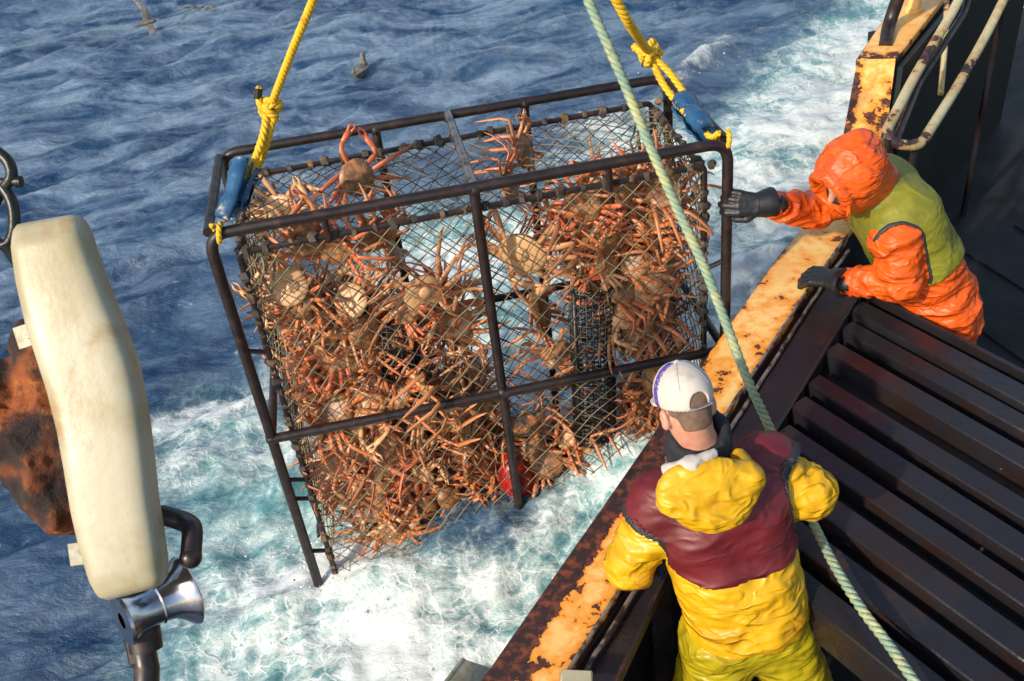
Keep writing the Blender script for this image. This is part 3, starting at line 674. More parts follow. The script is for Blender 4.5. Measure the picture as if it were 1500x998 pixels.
mb = MB()
for (x, y_, z_) in ((-W_, 0, -1.03), (W_, 0, -1.03), (0, 0, -1.03), (0, 0, -.01), (0, T_, -.01), (-.34, T_, -.01), (.36, T_, -.01)): mb = MB(); mb.blob(CL(x, y_, z_), .030, 8, 6, .15); mb.build('weld_joint', MT['cage'], pot)
# netting panels
def net(name, o3, a3, b3, La, Lb, pitch, r, mat, bulge=.02, nrm=(0, 1, 0), seed=0):
    """diamond net in cage-local coordinates: origin, unit directions, lengths"""
    o3, a3, b3, nv = [A(*q) for q in (o3, a3, b3, nrm)]; mb = MB()
    def pt(u, v_):
        p = A(u * 2.3, v_ * 2.3, seed); e = min(u, v_, La - u, Lb - v_) / .15; e = max(0, min(1, e))
        wu, wv, wn = noise(np.array([p, p + 11, p * .8 + 23])) ; f1 = noise(np.array([p * 4.1 + 3, p * 4.3 + 8, p * 5 + 2]))
        return CL(*(o3 + a3 * (u + e * (.035 * wu + .012 * f1[0])) + b3 * (v_ + e * (.035 * wv + .012 * f1[1])) + nv * (e * (bulge * wn + .008 * f1[2]))))
    st_ = pitch / 2; cache = {}
    nu, nv_ = int(round(La / st_)), int(round(Lb / st_)); su, sv = La / nu, Lb / nv_
    def node(i, j):
        if (i, j) not in cache: cache[i, j] = pt(i * su, j * sv)
        return cache[i, j]
    for sgn in (1, -1):
        starts = [(0, j) for j in range(0, nv_ + 1)] + [(i, 0 if sgn > 0 else nv_) for i in range(1, nu + 1)]
        for (i, j) in starts:
            if (i + j) % 2: continue
            P = []
            while 0 <= i <= nu and 0 <= j <= nv_: P.append(node(i, j)); i += 1; j += sgn
            if len(P) > 1: mb.tube(P, r, 4, cap=False)
    for (i, j) in [(i, j) for i in range(1, nu) for j in range(1, nv_) if (i + j) % 2 == 0]: mb.blob(node(i, j), r * 2.1, 4, 2)
    return mb.build(name, MT[mat], pot, auto=None)
net('net_panel', (-iw, .022, -.115), (1, 0, 0), (0, 0, -1), iw, 1.93, .088, .0028, 'twine', .03, (0, 1, 0), 1)
net('net_panel', (0, .022, -.115), (1, 0, 0), (0, 0, -1), iw, 1.93, .088, .0028, 'twine', .03, (0, 1, 0), 2)
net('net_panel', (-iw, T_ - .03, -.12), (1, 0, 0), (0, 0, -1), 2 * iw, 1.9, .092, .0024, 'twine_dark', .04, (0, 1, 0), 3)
net('net_panel', (-iw, .03, -.125), (1, 0, 0), (0, 1, 0), 2 * iw, T_ - .06, .088, .0028, 'twine', .05, (0, 0, 1), 4)
for sx, sd_ in ((-1, 5), (1, 6)): net('net_panel', (sx * iw, .03, -.12), (0, 1, 0), (0, 0, -1), T_ - .06, 1.9, .085, .003, 'twine', .03, (1, 0, 0), sd_)
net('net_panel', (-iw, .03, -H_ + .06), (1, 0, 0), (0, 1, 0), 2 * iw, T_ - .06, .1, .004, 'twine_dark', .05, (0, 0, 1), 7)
# twine lashings round the inner rods
LASH = []
def lash(a, b, step, r):
    a, b = A(*a), A(*b); n = int(np.linalg.norm(b - a) / step)
    for i in range(n + 1):
        p = CL(*(a + (b - a) * (i + .5 * random.random()) / n)); LASH.append((p, r * (.8 + .5 * random.random())))
lash((-iw, .03, -.112), (iw, .03, -.10), .085, .021); lash((-iw, T_ - .03, -.112), (iw, T_ - .03, -.10), .085, .022)
for sx in (-1, 1):
    lash((sx * iw, .03, -.2), (sx * iw, .03, -1.95), .06, .021); lash((sx * iw, .05, -.12), (sx * iw, T_ - .05, -.12), .06, .019); lash((sx * iw, T_ - .03, -.2), (sx * iw, T_ - .03, -1.9), .09, .02)
rg = random.Random(3); rg.shuffle(LASH)
for p, r in LASH[:96]: mb = MB(); mb.blob(p, r, 6, 4, .6); mb.build('twine_lashing', MT['twine_dark'], pot)
mb = MB()
for p, r in LASH[96:]: mb.blob(p, r, 6, 4, .6)
tag(mb.build('twine_lashing', MT['twine_dark'], pot), kind='stuff')
mb = MB()
for i in range(46):   # slack twine ends hanging at the top right corner and the lashed edges
    sx = 1 if i < 30 else -1; a = A(sx * (iw - .02 - .10 * random.random()), .03 + random.random() * .7, -.12); P = [a]
    for k in range(5): P.append(P[-1] + A(.02 * random.uniform(-1, 1), .02 * random.uniform(-1, 1), -.03 - .02 * random.random()))
    mb.tube(catmull([CL(*p) for p in P], 3), .005, 4)
tag(mb.build('loose_twine', MT['twine'], pot), kind='stuff')
# black plastic grid cylinders (entrance tunnels) inside the pot
def gridcyl(px, y0, y1, yl, rad):
    a = CPL(px[0], y0, yl); b = CPL(px[1], y1, yl); mb = MB(); n = 22; m = int(np.linalg.norm(b - a) / .028); Pn = []
    ax = (b - a) / np.linalg.norm(b - a); _, s_, u = frame(ax, (0, 1, 0))
    for j in range(n):
        w_ = 2 * math.pi * j / n; o_ = rad * (math.cos(w_) * s_ + .8 * math.sin(w_) * u); mb.tube([CL(*(a + o_)), CL(*(b + o_))], .0045, 4)
    for i in range(m + 1):
        c = a + (b - a) * i / m; rr = .0045 if i % 6 else .009
        mb.tube([CL(*(c + rad * (math.cos(t) * s_ + .8 * math.sin(t) * u))) for t in np.linspace(0, 2 * math.pi, 23)], rr, 4, cap=False)
    for j in (2, 13): w_ = 2 * math.pi * j / n; o_ = rad * 1.02 * (math.cos(w_) * s_ + .8 * math.sin(w_) * u); mb.tube([CL(*(a + o_)), CL(*(b + o_))], .014, 6)
    o = mb.build('entrance_tunnel', MT['plastic_black'], pot, auto=None); o['label'] = 'cylinder of black plastic grid inside the pot'; return o
gridcyl((866, 872), 418, 640, .16, .105); gridcyl((578, 592), 465, 615, .2, .10); gridcyl((612, 622), 600, 700, .35, .09)
# ================================================================== ropes
hook = CL(0, .42, 1.95)
ll = empty('bridle_rope', CL(-W_, .05, 0), 'yellow lifting rope, knotted with a black taped tail, blue hose at the pot\'s left end', 'rope', 'yellow lifting ropes of the crab pot')
cornerL = CL(-W_ + .02, 0, 0); kL = CL(*CPL(396, 158, .28)); topL = kL + (R(462, -8, Z=3.35) - kL) * 1.0
up_ = [kL, R(430, 70, Z=3.6), R(462, -8, Z=3.35), R(500, -120, Z=3.0)]
mb = MB(); strands(mb, catmull(up_, 12), .0165, .075); mb.build('rope', MT['yellow_rope'], ll, auto=None)
e1, e2 = CL(*CPL(368, 246, .16)), CL(*CPL(358, 240, .20))
mb = MB(); strands(mb, catmull([kL + A(-.012, 0, 0), CL(*CPL(385, 200, .2)), e1, (e1 + cornerL) / 2], 10), .0165, .07)
strands(mb, catmull([kL + A(.02, 0, .0), CL(*CPL(392, 204, .22)), CL(*CPL(377, 245, .22)), (e1 + CL(-W_ + .05, .1, 0)) / 2], 10), .0165, .07); mb.build('rope', MT['yellow_rope'], ll, auto=None)
def knot(c, r, seed, parent, ax):
    mb = MB(); rg = np.random.default_rng(seed); t, a, b = frame(ax)
    for q in range(3):
        ph = q * 2.1; P = []
        for w_ in np.linspace(0, 2 * math.pi, 30):
            P.append(c + t * (r * .9 * math.sin(w_ + ph) * .8 + (q - 1) * r * .45) + a * r * math.cos(w_) * 1.0 + b * r * math.sin(w_) * .9 + .25 * r * math.sin(2 * w_ + ph) * t)
        strands(mb, np.array(P), .0165, .07)
    return mb.build('knot', MT['yellow_rope'], parent, auto=None)
knot(kL, .032, 1, ll, e1 - kL)
tl = CL(*CPL(379, 128, .28)); mb = MB(); strands(mb, catmull([kL, CL(*CPL(384, 158, .26)), CL(*CPL(378, 142, .28)), tl], 8), .0145, .07); mb.build('rope_tail', MT['yellow_rope'], ll, auto=None)
mb = MB(); tb = CL(*CPL(378, 146, .28)); mb.lathe(tb, tl - tb, [(0, .0155), (np.linalg.norm(tl - tb) * .95, .0155), (np.linalg.norm(tl - tb) * .95, .001)], 12); mb.build('whipping_tape', MT['tape'], ll)
def hose(pts, r, parent, cut=True):
    """split hose: tube with an open slot and thickness"""
    P = resample(catmull(pts, 12), .02); T = np.gradient(P, axis=0); T /= np.linalg.norm(T, axis=1)[:, None]; _, a, b = frame(T[0]); V = []; k = 18; n = len(P)
    for i in range(n):
        a = a - T[i] * np.dot(a, T[i]); a /= np.linalg.norm(a); b = np.cross(a, T[i]); rr = r * (1 + .10 * math.sin(i * .9) + .06 * math.sin(i * 2.3))
        for layer in (1, .86):
            for j in range(k):
                w_ = .35 + (2 * math.pi - .7) * j / (k - 1); V.append(P[i] + layer * rr * (math.cos(w_) * a + math.sin(w_) * b))
    F = []
    for i in range(n - 1):
        p, q = i * 2 * k, (i + 1) * 2 * k
        for j in range(k - 1): F += [(p + j, q + j, q + j + 1, p + j + 1), (p + k + j, p + k + j + 1, q + k + j + 1, q + k + j)]
        F += [(p, p + k, q + k, q), (p + k - 1, q + k - 1, q + 2 * k - 1, p + 2 * k - 1)]
    for p in (0, (n - 1) * 2 * k): F += [(p + j, p + j + 1, p + k + j + 1, p + k + j) for j in range(k - 1)]
    return mkobj('blue_hose', np.array(V), F, MT['blue_hose'], parent)
hose([CL(*CPL(330, 322, .0)), CL(*CPL(343, 288, .05)), CL(*CPL(357, 236, .16))], .042, ll)
hose([CL(*CPL(352, 300, .06)), CL(*CPL(363, 268, .14)), CL(*CPL(374, 252, .24))], .034, ll)
mb = MB()
P = [cornerL + CR @ (A(math.cos(w_) * .0, math.sin(w_) * .034, math.cos(w_) * .034) + A(.012 * w_ / 2, 0, 0)) for w_ in np.linspace(.5, 1.1 * 2 * math.pi, 24)]; strands(mb, np.array(P), .0115, .06)
mb.build('corner_turns', MT['yellow_rope'], ll, auto=None)
lr = empty('bridle_rope', CL(W_, .4, 0), 'yellow lifting rope with a fat knot and dark blue hose at the pot\'s right end', 'rope', 'yellow lifting ropes of the crab pot')
kR = CL(*CPL(950, 76, .45)); cR = CL(W_ - .03, .02, 0); hA = CL(*CPL(1000, 150, .34)); hB = CL(*CPL(1034, 196, .08))
mb = MB(); strands(mb, catmull([kR, R(925, 40, Z=3.65), R(896, -12, Z=3.45), R(850, -90, Z=3.2)], 12), .019, .08); mb.build('rope', MT['yellow_rope'], lr, auto=None)
for dx in (-7, 8):
    mb = MB(); strands(mb, catmull([kR, CL(*CPL(974 + dx, 112 - dx * .5, .40)), CL(*CPL(996 + dx, 144 - dx * .5, .34)), CL(*CPL(1015 + dx, 170, .2))], 10), .0165, .075); mb.build('rope', MT['yellow_rope'], lr, auto=None)
knot(kR, .040, 3, lr, hA - kR)
mb = MB(); te = CL(*CPL(944, 98, .42)); mb.tube([kR, (kR + te) / 2 + A(-.01, 0, 0), te], .012, 8); mb.build('taped_tail', MT['tape'], lr)
hose([hA - (hB - hA) * .05, (hA + hB) / 2, hB], .050, lr)
hose([CL(*CPL(1000, 138, .42)), CL(*CPL(1012, 150, .36)), CL(*CPL(1020, 165, .3))], .032, lr)
mb = MB(); P = [cR + CR @ (A(0, math.sin(w_) * .034, math.cos(w_) * .034) + A(.012 * w_ / 2, 0, 0)) for w_ in np.linspace(.5, 1.1 * 2 * math.pi, 24)]; strands(mb, np.array(P), .0115, .06); strands(mb, catmull([hB, (hB + cR) / 2, cR + A(0, 0, .04)], 8), .0145, .07)
mb.build('corner_turns', MT['yellow_rope'], lr, auto=None)
gh = R(1152, 690, Z=3.50)        # where the man in yellow holds it
mb = MB(); gp = [R(845, -40, Z=3.15), R(862, 2, Z=3.18), R(905, 100, Z=3.22), R(940, 185, Z=3.26), R(985, 290, Z=3.3), R(1030, 388, Z=3.34), R(1062, 470, Z=3.38), R(1095, 556, Z=3.4), R(1128, 628, Z=3.48), gh, R(1184, 752, Z=3.46), R(1222, 828, Z=3.29), R(1262, 892, Z=3.15), R(1302, 945, Z=3.04), R(1340, 1000, Z=2.92), R(1400, 1090, Z=2.8)]
strands(mb, catmull(gp, 10), .0175, .08)
grope = mb.build('haul_rope', MT['green_rope'], auto=None); tag(grope, 'pale green laid rope running past the pot to the hand of the man in yellow', 'rope')
# ================================================================== block with its cream guard at the left
hz = 2.25
def HP(px, py, d=0): return R(px, py, Z=hz) + FW * d
ha = empty('pot_hauler', HP(180, 1000, .1), 'pot hauler arm with long cream plastic guard pad, rusty housing and steel guide roller', 'hauler')
# pad: rounded slab swept along its length
cl_ = [(66, 322, 50), (68, 332, 56), (71, 350, 60), (82, 400, 65), (100, 460, 70), (118, 510, 72), (134, 560, 72), (147, 620, 70), (156, 680, 68), (164, 740, 66), (174, 790, 64), (184, 835, 60), (190, 860, 55), (193, 870, 44)]
ax_ = [A(x, y, 0) for x, y, _ in cl_]; V = []; K = 40; n = 0
xs = np.array([c[0] for c in cl_], float); ys = np.array([c[1] for c in cl_], float); ws = np.array([c[2] for c in cl_], float); ss = np.linspace(0, 1, 70); sx_ = (ys - ys[0]) / (ys[-1] - ys[0])
thv = np.interp(ss, [0, .015, .06, .94, .985, 1], [.5, .78, 1, 1, .8, .5]) * .055
for s_, th_ in zip(ss, thv):
    x, y, w_ = np.interp(s_, sx_, xs), np.interp(s_, sx_, ys), np.interp(s_, sx_, ws) * hz / FPX
    dx, dy = np.interp(min(1, s_ + .05), sx_, xs) - np.interp(max(0, s_ - .05), sx_, xs), np.interp(min(1, s_ + .05), sx_, ys) - np.interp(max(0, s_ - .05), sx_, ys)
    L = math.hypot(dx, dy); side = IMX * (dy / L) + IMY * (dx / L) * 1.0; side = side * .9 + (-FW) * .0; c = HP(x, y, .02)
    for j in range(K):
        a = 2 * math.pi * j / K; ca_, sa_ = math.cos(a), math.sin(a); e_ = .42
        V.append(c + side * w_ * abs(ca_) ** e_ * (1 if ca_ > 0 else -1) - FW * th_ * abs(sa_) ** .5 * (1 if sa_ > 0 else -1)); n += 1
F = [(i * K + j, (i + 1) * K + j, (i + 1) * K + (j + 1) % K, i * K + (j + 1) % K) for i in range(69) for j in range(K)] + [tuple(range(K)), tuple(69 * K + j for j in range(K - 1, -1, -1))]
o = mkobj('guard_pad', np.array(V), F, MT['pad'], ha, auto=60); o['label'] = 'long stained cream plastic guard pad'
mb = MB()
for (x, y) in ((156, 617), (164, 737), (121, 664)): mb.lathe(HP(x, y, .006), -FW, [(0, .012 if y == 617 else .004), (.0035, .012 if y == 617 else .004), (.0035, .001)], 14)
mb.build('plug', MT['pad'], ha)
# frame behind the pad
mb = MB(); mb.tube([HP(40, 360, .2), HP(90, 600, .2), HP(158, 890, .16)], .035, 10); mb.beam(HP(150, 870, .14), HP(175, 1000, .14), .05, .05, up=-FW); mb.build('steel_frame', MT['cage'], ha)
mb = MB(); mb.tube([HP(170, 940, .14), HP(182, 1010, .14), A(-1.0, .92, -2.3), A(-1.0, .92, GUN)], .03, 14); mb.lathe(HP(176, 948, .14), HP(180, 975, .14) - HP(176, 948, .14), [(-.01, .001), (-.01, .04), (.05, .04), (.05, .001)], 16); mb.build('support_pole', MT['cage'], ha)
s = SDF(HP(-60, 480, .1) - .35, HP(-60, 480, .1) + A(.6, .6, .35), .009)
s = SDF(np.minimum.reduce([HP(-80, 480, .3), HP(120, 480, .05), HP(-80, 830, .1), HP(120, 830, .3)]) - .12, np.maximum.reduce([HP(-80, 480, .3), HP(120, 480, .05), HP(-80, 830, .1), HP(120, 830, .3)]) + .12, .0085)
s.cap(HP(-5, 520, .24), HP(10, 600, .24), .075, .085, k=.02); s.cap(HP(10, 600, .24), HP(42, 700, .22), .085, .09, k=.03); s.cap(HP(-20, 650, .2), HP(35, 760, .2), .085, .062, k=.03); s.cap(HP(50, 640, .26), HP(80, 770, .26), .05, .03, k=.03)
s.cap(HP(-60, 600, .25), HP(10, 700, .25), .09, .08, k=.03)
s.rough(.034, 9, 4, True, 3.); s.rough(.009, 30, 3, False, 8.)
o = s.mesh('rusted_housing', MT['rust'], ha); o['label'] = 'lump of thick orange scaling rust'
mb = MB(); mb.tube([HP(5, 430, .2), HP(60, 610, .22), HP(95, 760, .2)], .05, 12); mb.build('dark_housing', MT['black_steel'], ha)
def bracket(px, py, ang):
    c = HP(px, py, .10); a = math.radians(ang); ex = IMX * math.cos(a) + IMY * math.sin(a); ey = -IMX * math.sin(a) + IMY * math.cos(a)
    mb = MB(); mb.box(c, ex * .033, ey * .027, FW * .004); mb.box(c + ex * .036 - FW * .012, ex * .004, ey * .038, FW * .016); b_ = mb.build('mounting_bracket', MT['zinc'], ha)
    mb = MB(); mb.lathe(c - FW * .004, -FW, [(0, .001), (0, .017), (.003, .017), (.003, .010), (.012, .010), (.012, .001)], 16)
    return b_, mb
for (px, py, an) in ((12, 490, 18), (94, 824, 8)):
    b_, mb = bracket(px, py, an); mb.build('bolt', MT['zinc'], b_)
rc0, rc1 = HP(158, 925, .09), HP(236, 895, .19); axv = (rc1 - rc0); Lr = np.linalg.norm(axv)
pr = [(-.004, .02), (-.004, .062), (.004, .064), (.012, .060), (.03, .050), (.06, .046), (Lr * .5, .046), (Lr * .52, .050), (Lr * .54, .046), (Lr * .68, .050), (Lr * .82, .066), (Lr * .92, .084), (Lr * .97, .088), (Lr * .99, .086), (Lr, .068), (Lr - .01, .03), (Lr - .01, .001)]
mb = MB(); mb.lathe(rc0, axv, pr, 48); mb.build('guide_roller', MT['stainless'], ha)
mb = MB(); mb.lathe(HP(232, 899, .18), axv, [(-.05, .001), (-.05, .022), (.02, .022), (.02, .001)], 18); mb.build('roller_axle', MT['stainless'], ha)
mb = MB(); mb.tube(resample(bendpath([HP(200, 772, .16), HP(232, 778, .14), HP(250, 781, .12), HP(266, 783, .08), HP(269, 824, .05)], .035, 8), .006), .024, 16)
e_ = HP(269, 824, .05); mb.blob(e_, .026, 16, 10)
o = mb.build('curved_horn', MT['cage'], ha); o['label'] = 'short curved black pipe horn'
sh = empty('shackle', HP(-24, 330, .12), 'dark hanging shackle and link at the left edge above the cream guard', 'shackle')
mb = MB(); mb.tube(resample(catmull([HP(-48, 205, .12), HP(-28, 222, .12), HP(-22, 245, .12), HP(-32, 262, .12)], 8), .01), .014, 12); mb.build('upper_link', MT['bronze'], sh)
mb = MB(); mb.lathe(HP(-38, 254, .12), IMX, [(0, .001), (0, .01), (.035, .01), (.035, .014), (.048, .014), (.048, .001)], 12); mb.build('shackle_pin', MT['bronze'], sh)
mb = MB(); mb.tube(resample(catmull([HP(-36, 262, .12), HP(-24, 280, .12), HP(-18, 305, .12), HP(-20, 335, .12), HP(-32, 352, .12), HP(-50, 340, .12), HP(-52, 300, .12), HP(-38, 264, .12)], 8), .008), .014, 12); mb.build('bow', MT['bronze'], sh)
# chain below the shackle down to the block
mb = MB(); mb.tube(resample(catmull([HP(-30, 345, .12), HP(-18, 380, .16), HP(-12, 420, .2), HP(-6, 450, .22)], 8), .01), .022, 10); mb.build('swivel', MT['bronze'], sh)
# ================================================================== CRABS
def crab_mesh(seed):
    rg = random.Random(seed); mb = MB(); pale = []; car = []
    def addt(P, r, ell, up, pl):
        n0 = mb.n; mb.tube(P, r, 7, up=up, ell=ell); m = mb.n - n0; k = 7
        # underside of each limb is paler
        V = mb.V[-1]; P = np.asarray(P); c = np.repeat(P, k, 0); pale.extend((np.clip(.5 - (V[:, 2] - c[:, 2]) / (np.repeat(np.asarray(r), k) + 1e-6) * .6, 0, 1) * pl).tolist()); car.extend([0] * m)
    # carapace
    nu, nv_ = 20, 12; V = []
    for i in range(nv_ + 1):
        ph = math.pi * i / nv_
        for j in range(nu):
            a = 2 * math.pi * j / nu; rx = .074 * (1 + .05 * math.cos(2 * a) - .10 * max(0, math.sin(a)) ** 3); ry = .074 * (1 + .12 * max(0, math.sin(a)))
            z = math.cos(ph); x = rx * math.sin(ph) ** .7 * math.cos(a); y = ry * math.sin(ph) ** .7 * math.sin(a)
            zz = z * (.026 if z > 0 else .017) * (1 + .10 * math.sin(9 * x * 20) * math.cos(8 * y * 22)); V.append((x, y, zz))
    F = [(i * nu + j, (i + 1) * nu + j, (i + 1) * nu + (j + 1) % nu, i * nu + (j + 1) % nu) for i in range(nv_) for j in range(nu)]
    mb.add(V, F)
    for v_ in V: pale.append(1. if v_[2] < -.004 else 0.); car.append(1. if v_[2] >= -.004 else 0)
    droop = rg.uniform(-.5, .5); fold = rg.uniform(.4, 1.9)
    for sx in (-1, 1):
        sd_ = rg.choice((-1.1, -.7, 0, .7, 1.0)) + rg.uniform(-.2, .2); tight = rg.uniform(.15, .42)
        for q in range(4):
            ba = (-1.5 + q) * tight * 1.2 + sd_ + rg.uniform(-.12, .12); b0 = A(sx * .046, .030 - .024 * q, -.004)
            el = rg.uniform(.1, .6) + droop * .6; d = A(sx * math.cos(ba) * math.cos(el), -math.sin(ba) * math.cos(el), math.sin(el))
            p1 = b0 + d * .022; L1 = .100 * (1 - .13 * (q == 3)); p2 = p1 + d * L1
            e2_ = el - fold * rg.uniform(.7, 1.3); d2 = A(sx * math.cos(ba + .1) * math.cos(e2_), -math.sin(ba + .1) * math.cos(e2_), math.sin(e2_)); p3 = p2 + d2 * .04
            e3 = e2_ - rg.uniform(.1, .5); d3 = A(sx * math.cos(ba + .15) * math.cos(e3), -math.sin(ba + .15) * math.cos(e3), math.sin(e3)); p4 = p3 + d3 * .068
            d4 = d3 * .9 + A(0, 0, -.4); d4 /= np.linalg.norm(d4); p5 = p4 + d4 * .045
            P = [b0, p1, p1 + d * .01, p1 + d * L1 * .5, p2 - d * .008, p2, p2 + d2 * .006, p3 - d2 * .005, p3, p3 + d3 * .008, p3 + d3 * .04, p4 - d3 * .004, p4 + d4 * .005, p4 + d4 * .03, p5]
            r_ = [.008, .0075, .0105, .0125, .0105, .0078, .0092, .0092, .0072, .0085, .0088, .0062, .0065, .0042, .001]
            addt([p * 1.0 for p in P], [q_ * .92 for q_ in r_], .5, (0, 0, 1), .8)
        # claw arm
        ba = 1.15 + rg.uniform(-.3, .3); el = rg.uniform(-.2, .7); b0 = A(sx * .03, .048, -.004); d = A(sx * math.cos(ba) * math.cos(el), math.sin(ba) * math.cos(el), math.sin(el))
        p1 = b0 + d * .075; ib = ba + rg.uniform(.5, 1.4); d2 = A(sx * math.cos(ib), math.sin(ib), rg.uniform(-.4, .3)); d2 /= np.linalg.norm(d2); p2 = p1 + d2 * .03; d3 = A(sx * math.cos(ib + .3), math.sin(ib + .3), rg.uniform(-.5, .2)); d3 /= np.linalg.norm(d3); p3 = p2 + d3 * .055
        addt([b0, b0 + d * .012, b0 + d * .05, p1 - d * .004, p1, p1 + d2 * .01, p2 - d2 * .003, p2, p2 + d3 * .01, p2 + d3 * .035, p3], [.008, .0095, .0115, .0105, .008, .0105, .0105, .008, .012, .0145, .0085], .75, (0, 0, 1), 1.2)
        o_ = np.cross(d3, A(0, 0, 1)); o_ /= np.linalg.norm(o_)
        for g_, L in ((1, .04), (-1, .038)):
            addt([p3 - d3 * .01 + o_ * .005 * g_, p3 + d3 * L * .5 + o_ * .011 * g_, p3 + d3 * L + o_ * .003 * g_], [.0075, .0052, .001], .8, (0, 0, 1), 1.)
    # folded tail flap underneath
    n0 = mb.n; mb.blob((0, -.012, -.018), .026, 8, 6, .0, (1, 1.2, .35)); pale.extend([1.] * (mb.n - n0)); car.extend([0.] * (mb.n - n0))
    V = np.vstack(mb.V); me = bpy.data.meshes.new('snow_crab'); me.from_pydata(V.tolist(), [], mb.F); me.update()
    me.polygons.foreach_set('use_smooth', [True] * len(me.polygons)); me.materials.append(MT['crab'])
    for k, a in (('pale', pale), ('carapace', car)): at = me.attributes.new(k, 'FLOAT', 'POINT'); at.data.foreach_set('value', np.asarray(a, np.float32))
    return me
CM = [crab_mesh(100 + i) for i in range(16)]
def inpoly(x, y, P):
    c = False
    for i in range(len(P)):
        (x0, y0), (x1, y1) = P[i], P[i - 1]
        if (y0 > y) != (y1 > y) and x < (x1 - x0) * (y - y0) / (y1 - y0 + 1e-9) + x0: c = not c
    return c
NC = 0
def crab(local, rot, scale, label, group=None):
    global NC; NC += 1
    o = bpy.data.objects.new('snow_crab', CM[NC % len(CM)]); COL.objects.link(o)
    o.matrix_world = Matrix.Translation(Vector(CL(*local))) @ rot.to_4x4() @ Matrix.Scale(scale, 4)
    return tag(o, label, 'crab', group)
def rrot(rg): 
    from mathutils import Quaternion
    q = Quaternion((rg.gauss(0, 1), rg.gauss(0, 1), rg.gauss(0, 1), rg.gauss(0, 1))); q.normalize(); return q.to_matrix()
def pose(rg):
    from mathutils import Quaternion
    k = rg.random()
    if k > .85: return rrot(rg)
    up = Vector((rg.gauss(0, .55), -1, rg.gauss(.45, .5))) * (1 if k < .62 else -1)
    q = up.to_track_quat('Z', 'Y'); return (q @ Quaternion((0, 0, 1), rg.uniform(0, 6.28))).to_matrix()
def zone(poly, count, ymin, ymax, label, group, seed, mind=.075):
    rg = random.Random(seed); xs_ = [p[0] for p in poly]; ys_ = [p[1] for p in poly]; pts = []; tries = 0
    while len(pts) < count and tries < 12000:
        tries += 1; px, py = rg.uniform(min(xs_), max(xs_)), rg.uniform(min(ys_), max(ys_))
        if not inpoly(px, py, poly): continue
        yl = ymin + (ymax - ymin) * rg.random() ** 1.3; L = CPL(px, py, yl)
        if abs(L[0]) > .83 or L[2] < -CH + .02 or L[2] > -.2: continue
        if any((L[0] - p[0]) ** 2 + (L[1] - p[1]) ** 2 + (L[2] - p[2]) ** 2 < mind ** 2 for p in pts): continue
        pts.append(L); crab(L, pose(rg), rg.uniform(.82, 1.2), label, group)
    return len(pts)
zone([(368, 340), (398, 335), (410, 400), (440, 440), (395, 445)], 9, .12, .5, 'orange snow crab in the crowd behind the netting at the pot\'s upper left edge', 'crabs at the upper left of the pot', 1)
zone([(375, 400), (430, 440), (520, 432), (580, 470), (600, 490), (590, 560), (640, 590), (560, 610), (425, 630), (400, 560)], 62, .12, .55, 'snow crab in the thick heap left of the middle, above the pot\'s middle rail', 'crabs heaped above the middle rail', 2)
zone([(580, 455), (640, 425), (700, 450), (695, 485), (600, 500)], 10, .12, .4, 'snow crab in the row reaching from the left heap to the centre post', 'crabs beside the centre post', 12)
zone([(430, 590), (560, 560), (700, 570), (730, 640), (740, 700), (660, 755), (560, 790), (500, 860), (470, 820), (440, 700)], 92, .12, .62, 'snow crab in the thick heap below the middle rail, at the pot\'s lower left', 'crabs heaped below the middle rail', 3)
zone([(850, 290), (1000, 245), (1035, 270), (1040, 470), (1020, 510), (915, 500), (900, 410), (835, 370)], 62, .12, .6, 'brown orange snow crab in the dense cluster at the pot\'s upper right', 'crabs clustered at the upper right', 4)
zone([(760, 620), (830, 640), (905, 640), (925, 560), (990, 520), (1000, 600), (930, 670), (820, 695), (740, 690)], 40, .12, .55, 'snow crab in the heap at the pot\'s lower right, beside the white cap', 'crabs heaped at the lower right', 5)
zone([(372, 240), (400, 250), (420, 300), (400, 330), (370, 320)], 7, .1, .6, 'snow crab crammed in the pot\'s top left corner under the blue hose', 'crabs in the top left corner', 6, .05)
zone([(935, 150), (990, 190), (1010, 230), (960, 240), (930, 200)], 8, .1, .7, 'snow crab crammed in the pot\'s top right corner under the blue hose', 'crabs in the top right corner', 7, .05)
from mathutils import Euler
def one(px, py, yl, e, sc, label): return crab(CPL(px, py, yl), (Matrix([list(r) for r in CR]) @ Euler([math.radians(a) for a in e]).to_matrix()), sc, label)
one(522, 262, .55, (70, 20, 10), 1.1, 'orange snow crab clinging high behind the top netting, left of the centre')
one(766, 222, .6, (80, 10, 60), 1.1, 'snow crab with raised legs poking through the top netting right of the centre post')
one(745, 275, .4, (40, 60, 20), 1.0, 'snow crab hanging under the top front rail just right of the centre post')
one(452, 352, .12, (95, 0, 15), 1.05, 'brown backed crab hanging on the front net at the upper left')
one(488, 362, .14, (85, 0, -20), 1.1, 'brown backed crab hanging beside the other at the upper left, the right one')
one(548, 345, .16, (100, 10, 25), 1.1, 'crab stretched down the front net below the top rail, left of centre')
one(575, 372, .2, (60, 40, 60), 1.0, 'crab with trailing pale legs below the top rail, left of the centre post')
one(765, 372, .12, (-80, 5, -25), 1.45, 'large pale crab seen belly out on the net, right of the centre post')
one(790, 455, .3, (60, 10, 60), 1.15, 'crab with long spread legs on the back mid rail, centre right')
one(815, 520, .3, (30, 20, -60), 1.05, 'red crab just left of the black grid cylinder')
one(820, 560, .25, (120, 20, 10), 1.05, 'red crab low on the left side of the black grid cylinder')
one(695, 548, .25, (30, 50, 30), 1.0, 'red crab beside the centre post above the middle rail')
one(672, 575, .25, (100, -30, 80), 1.05, 'reddish crab left of the centre post touching the middle rail')
one(620, 430, .12, (-90, 20, 15), 1.2, 'pale crab with one leg raised, middle of the left half')
one(655, 445, .18, (50, 20, 80), 1.1, 'crab reaching right towards the centre post in the upper half')
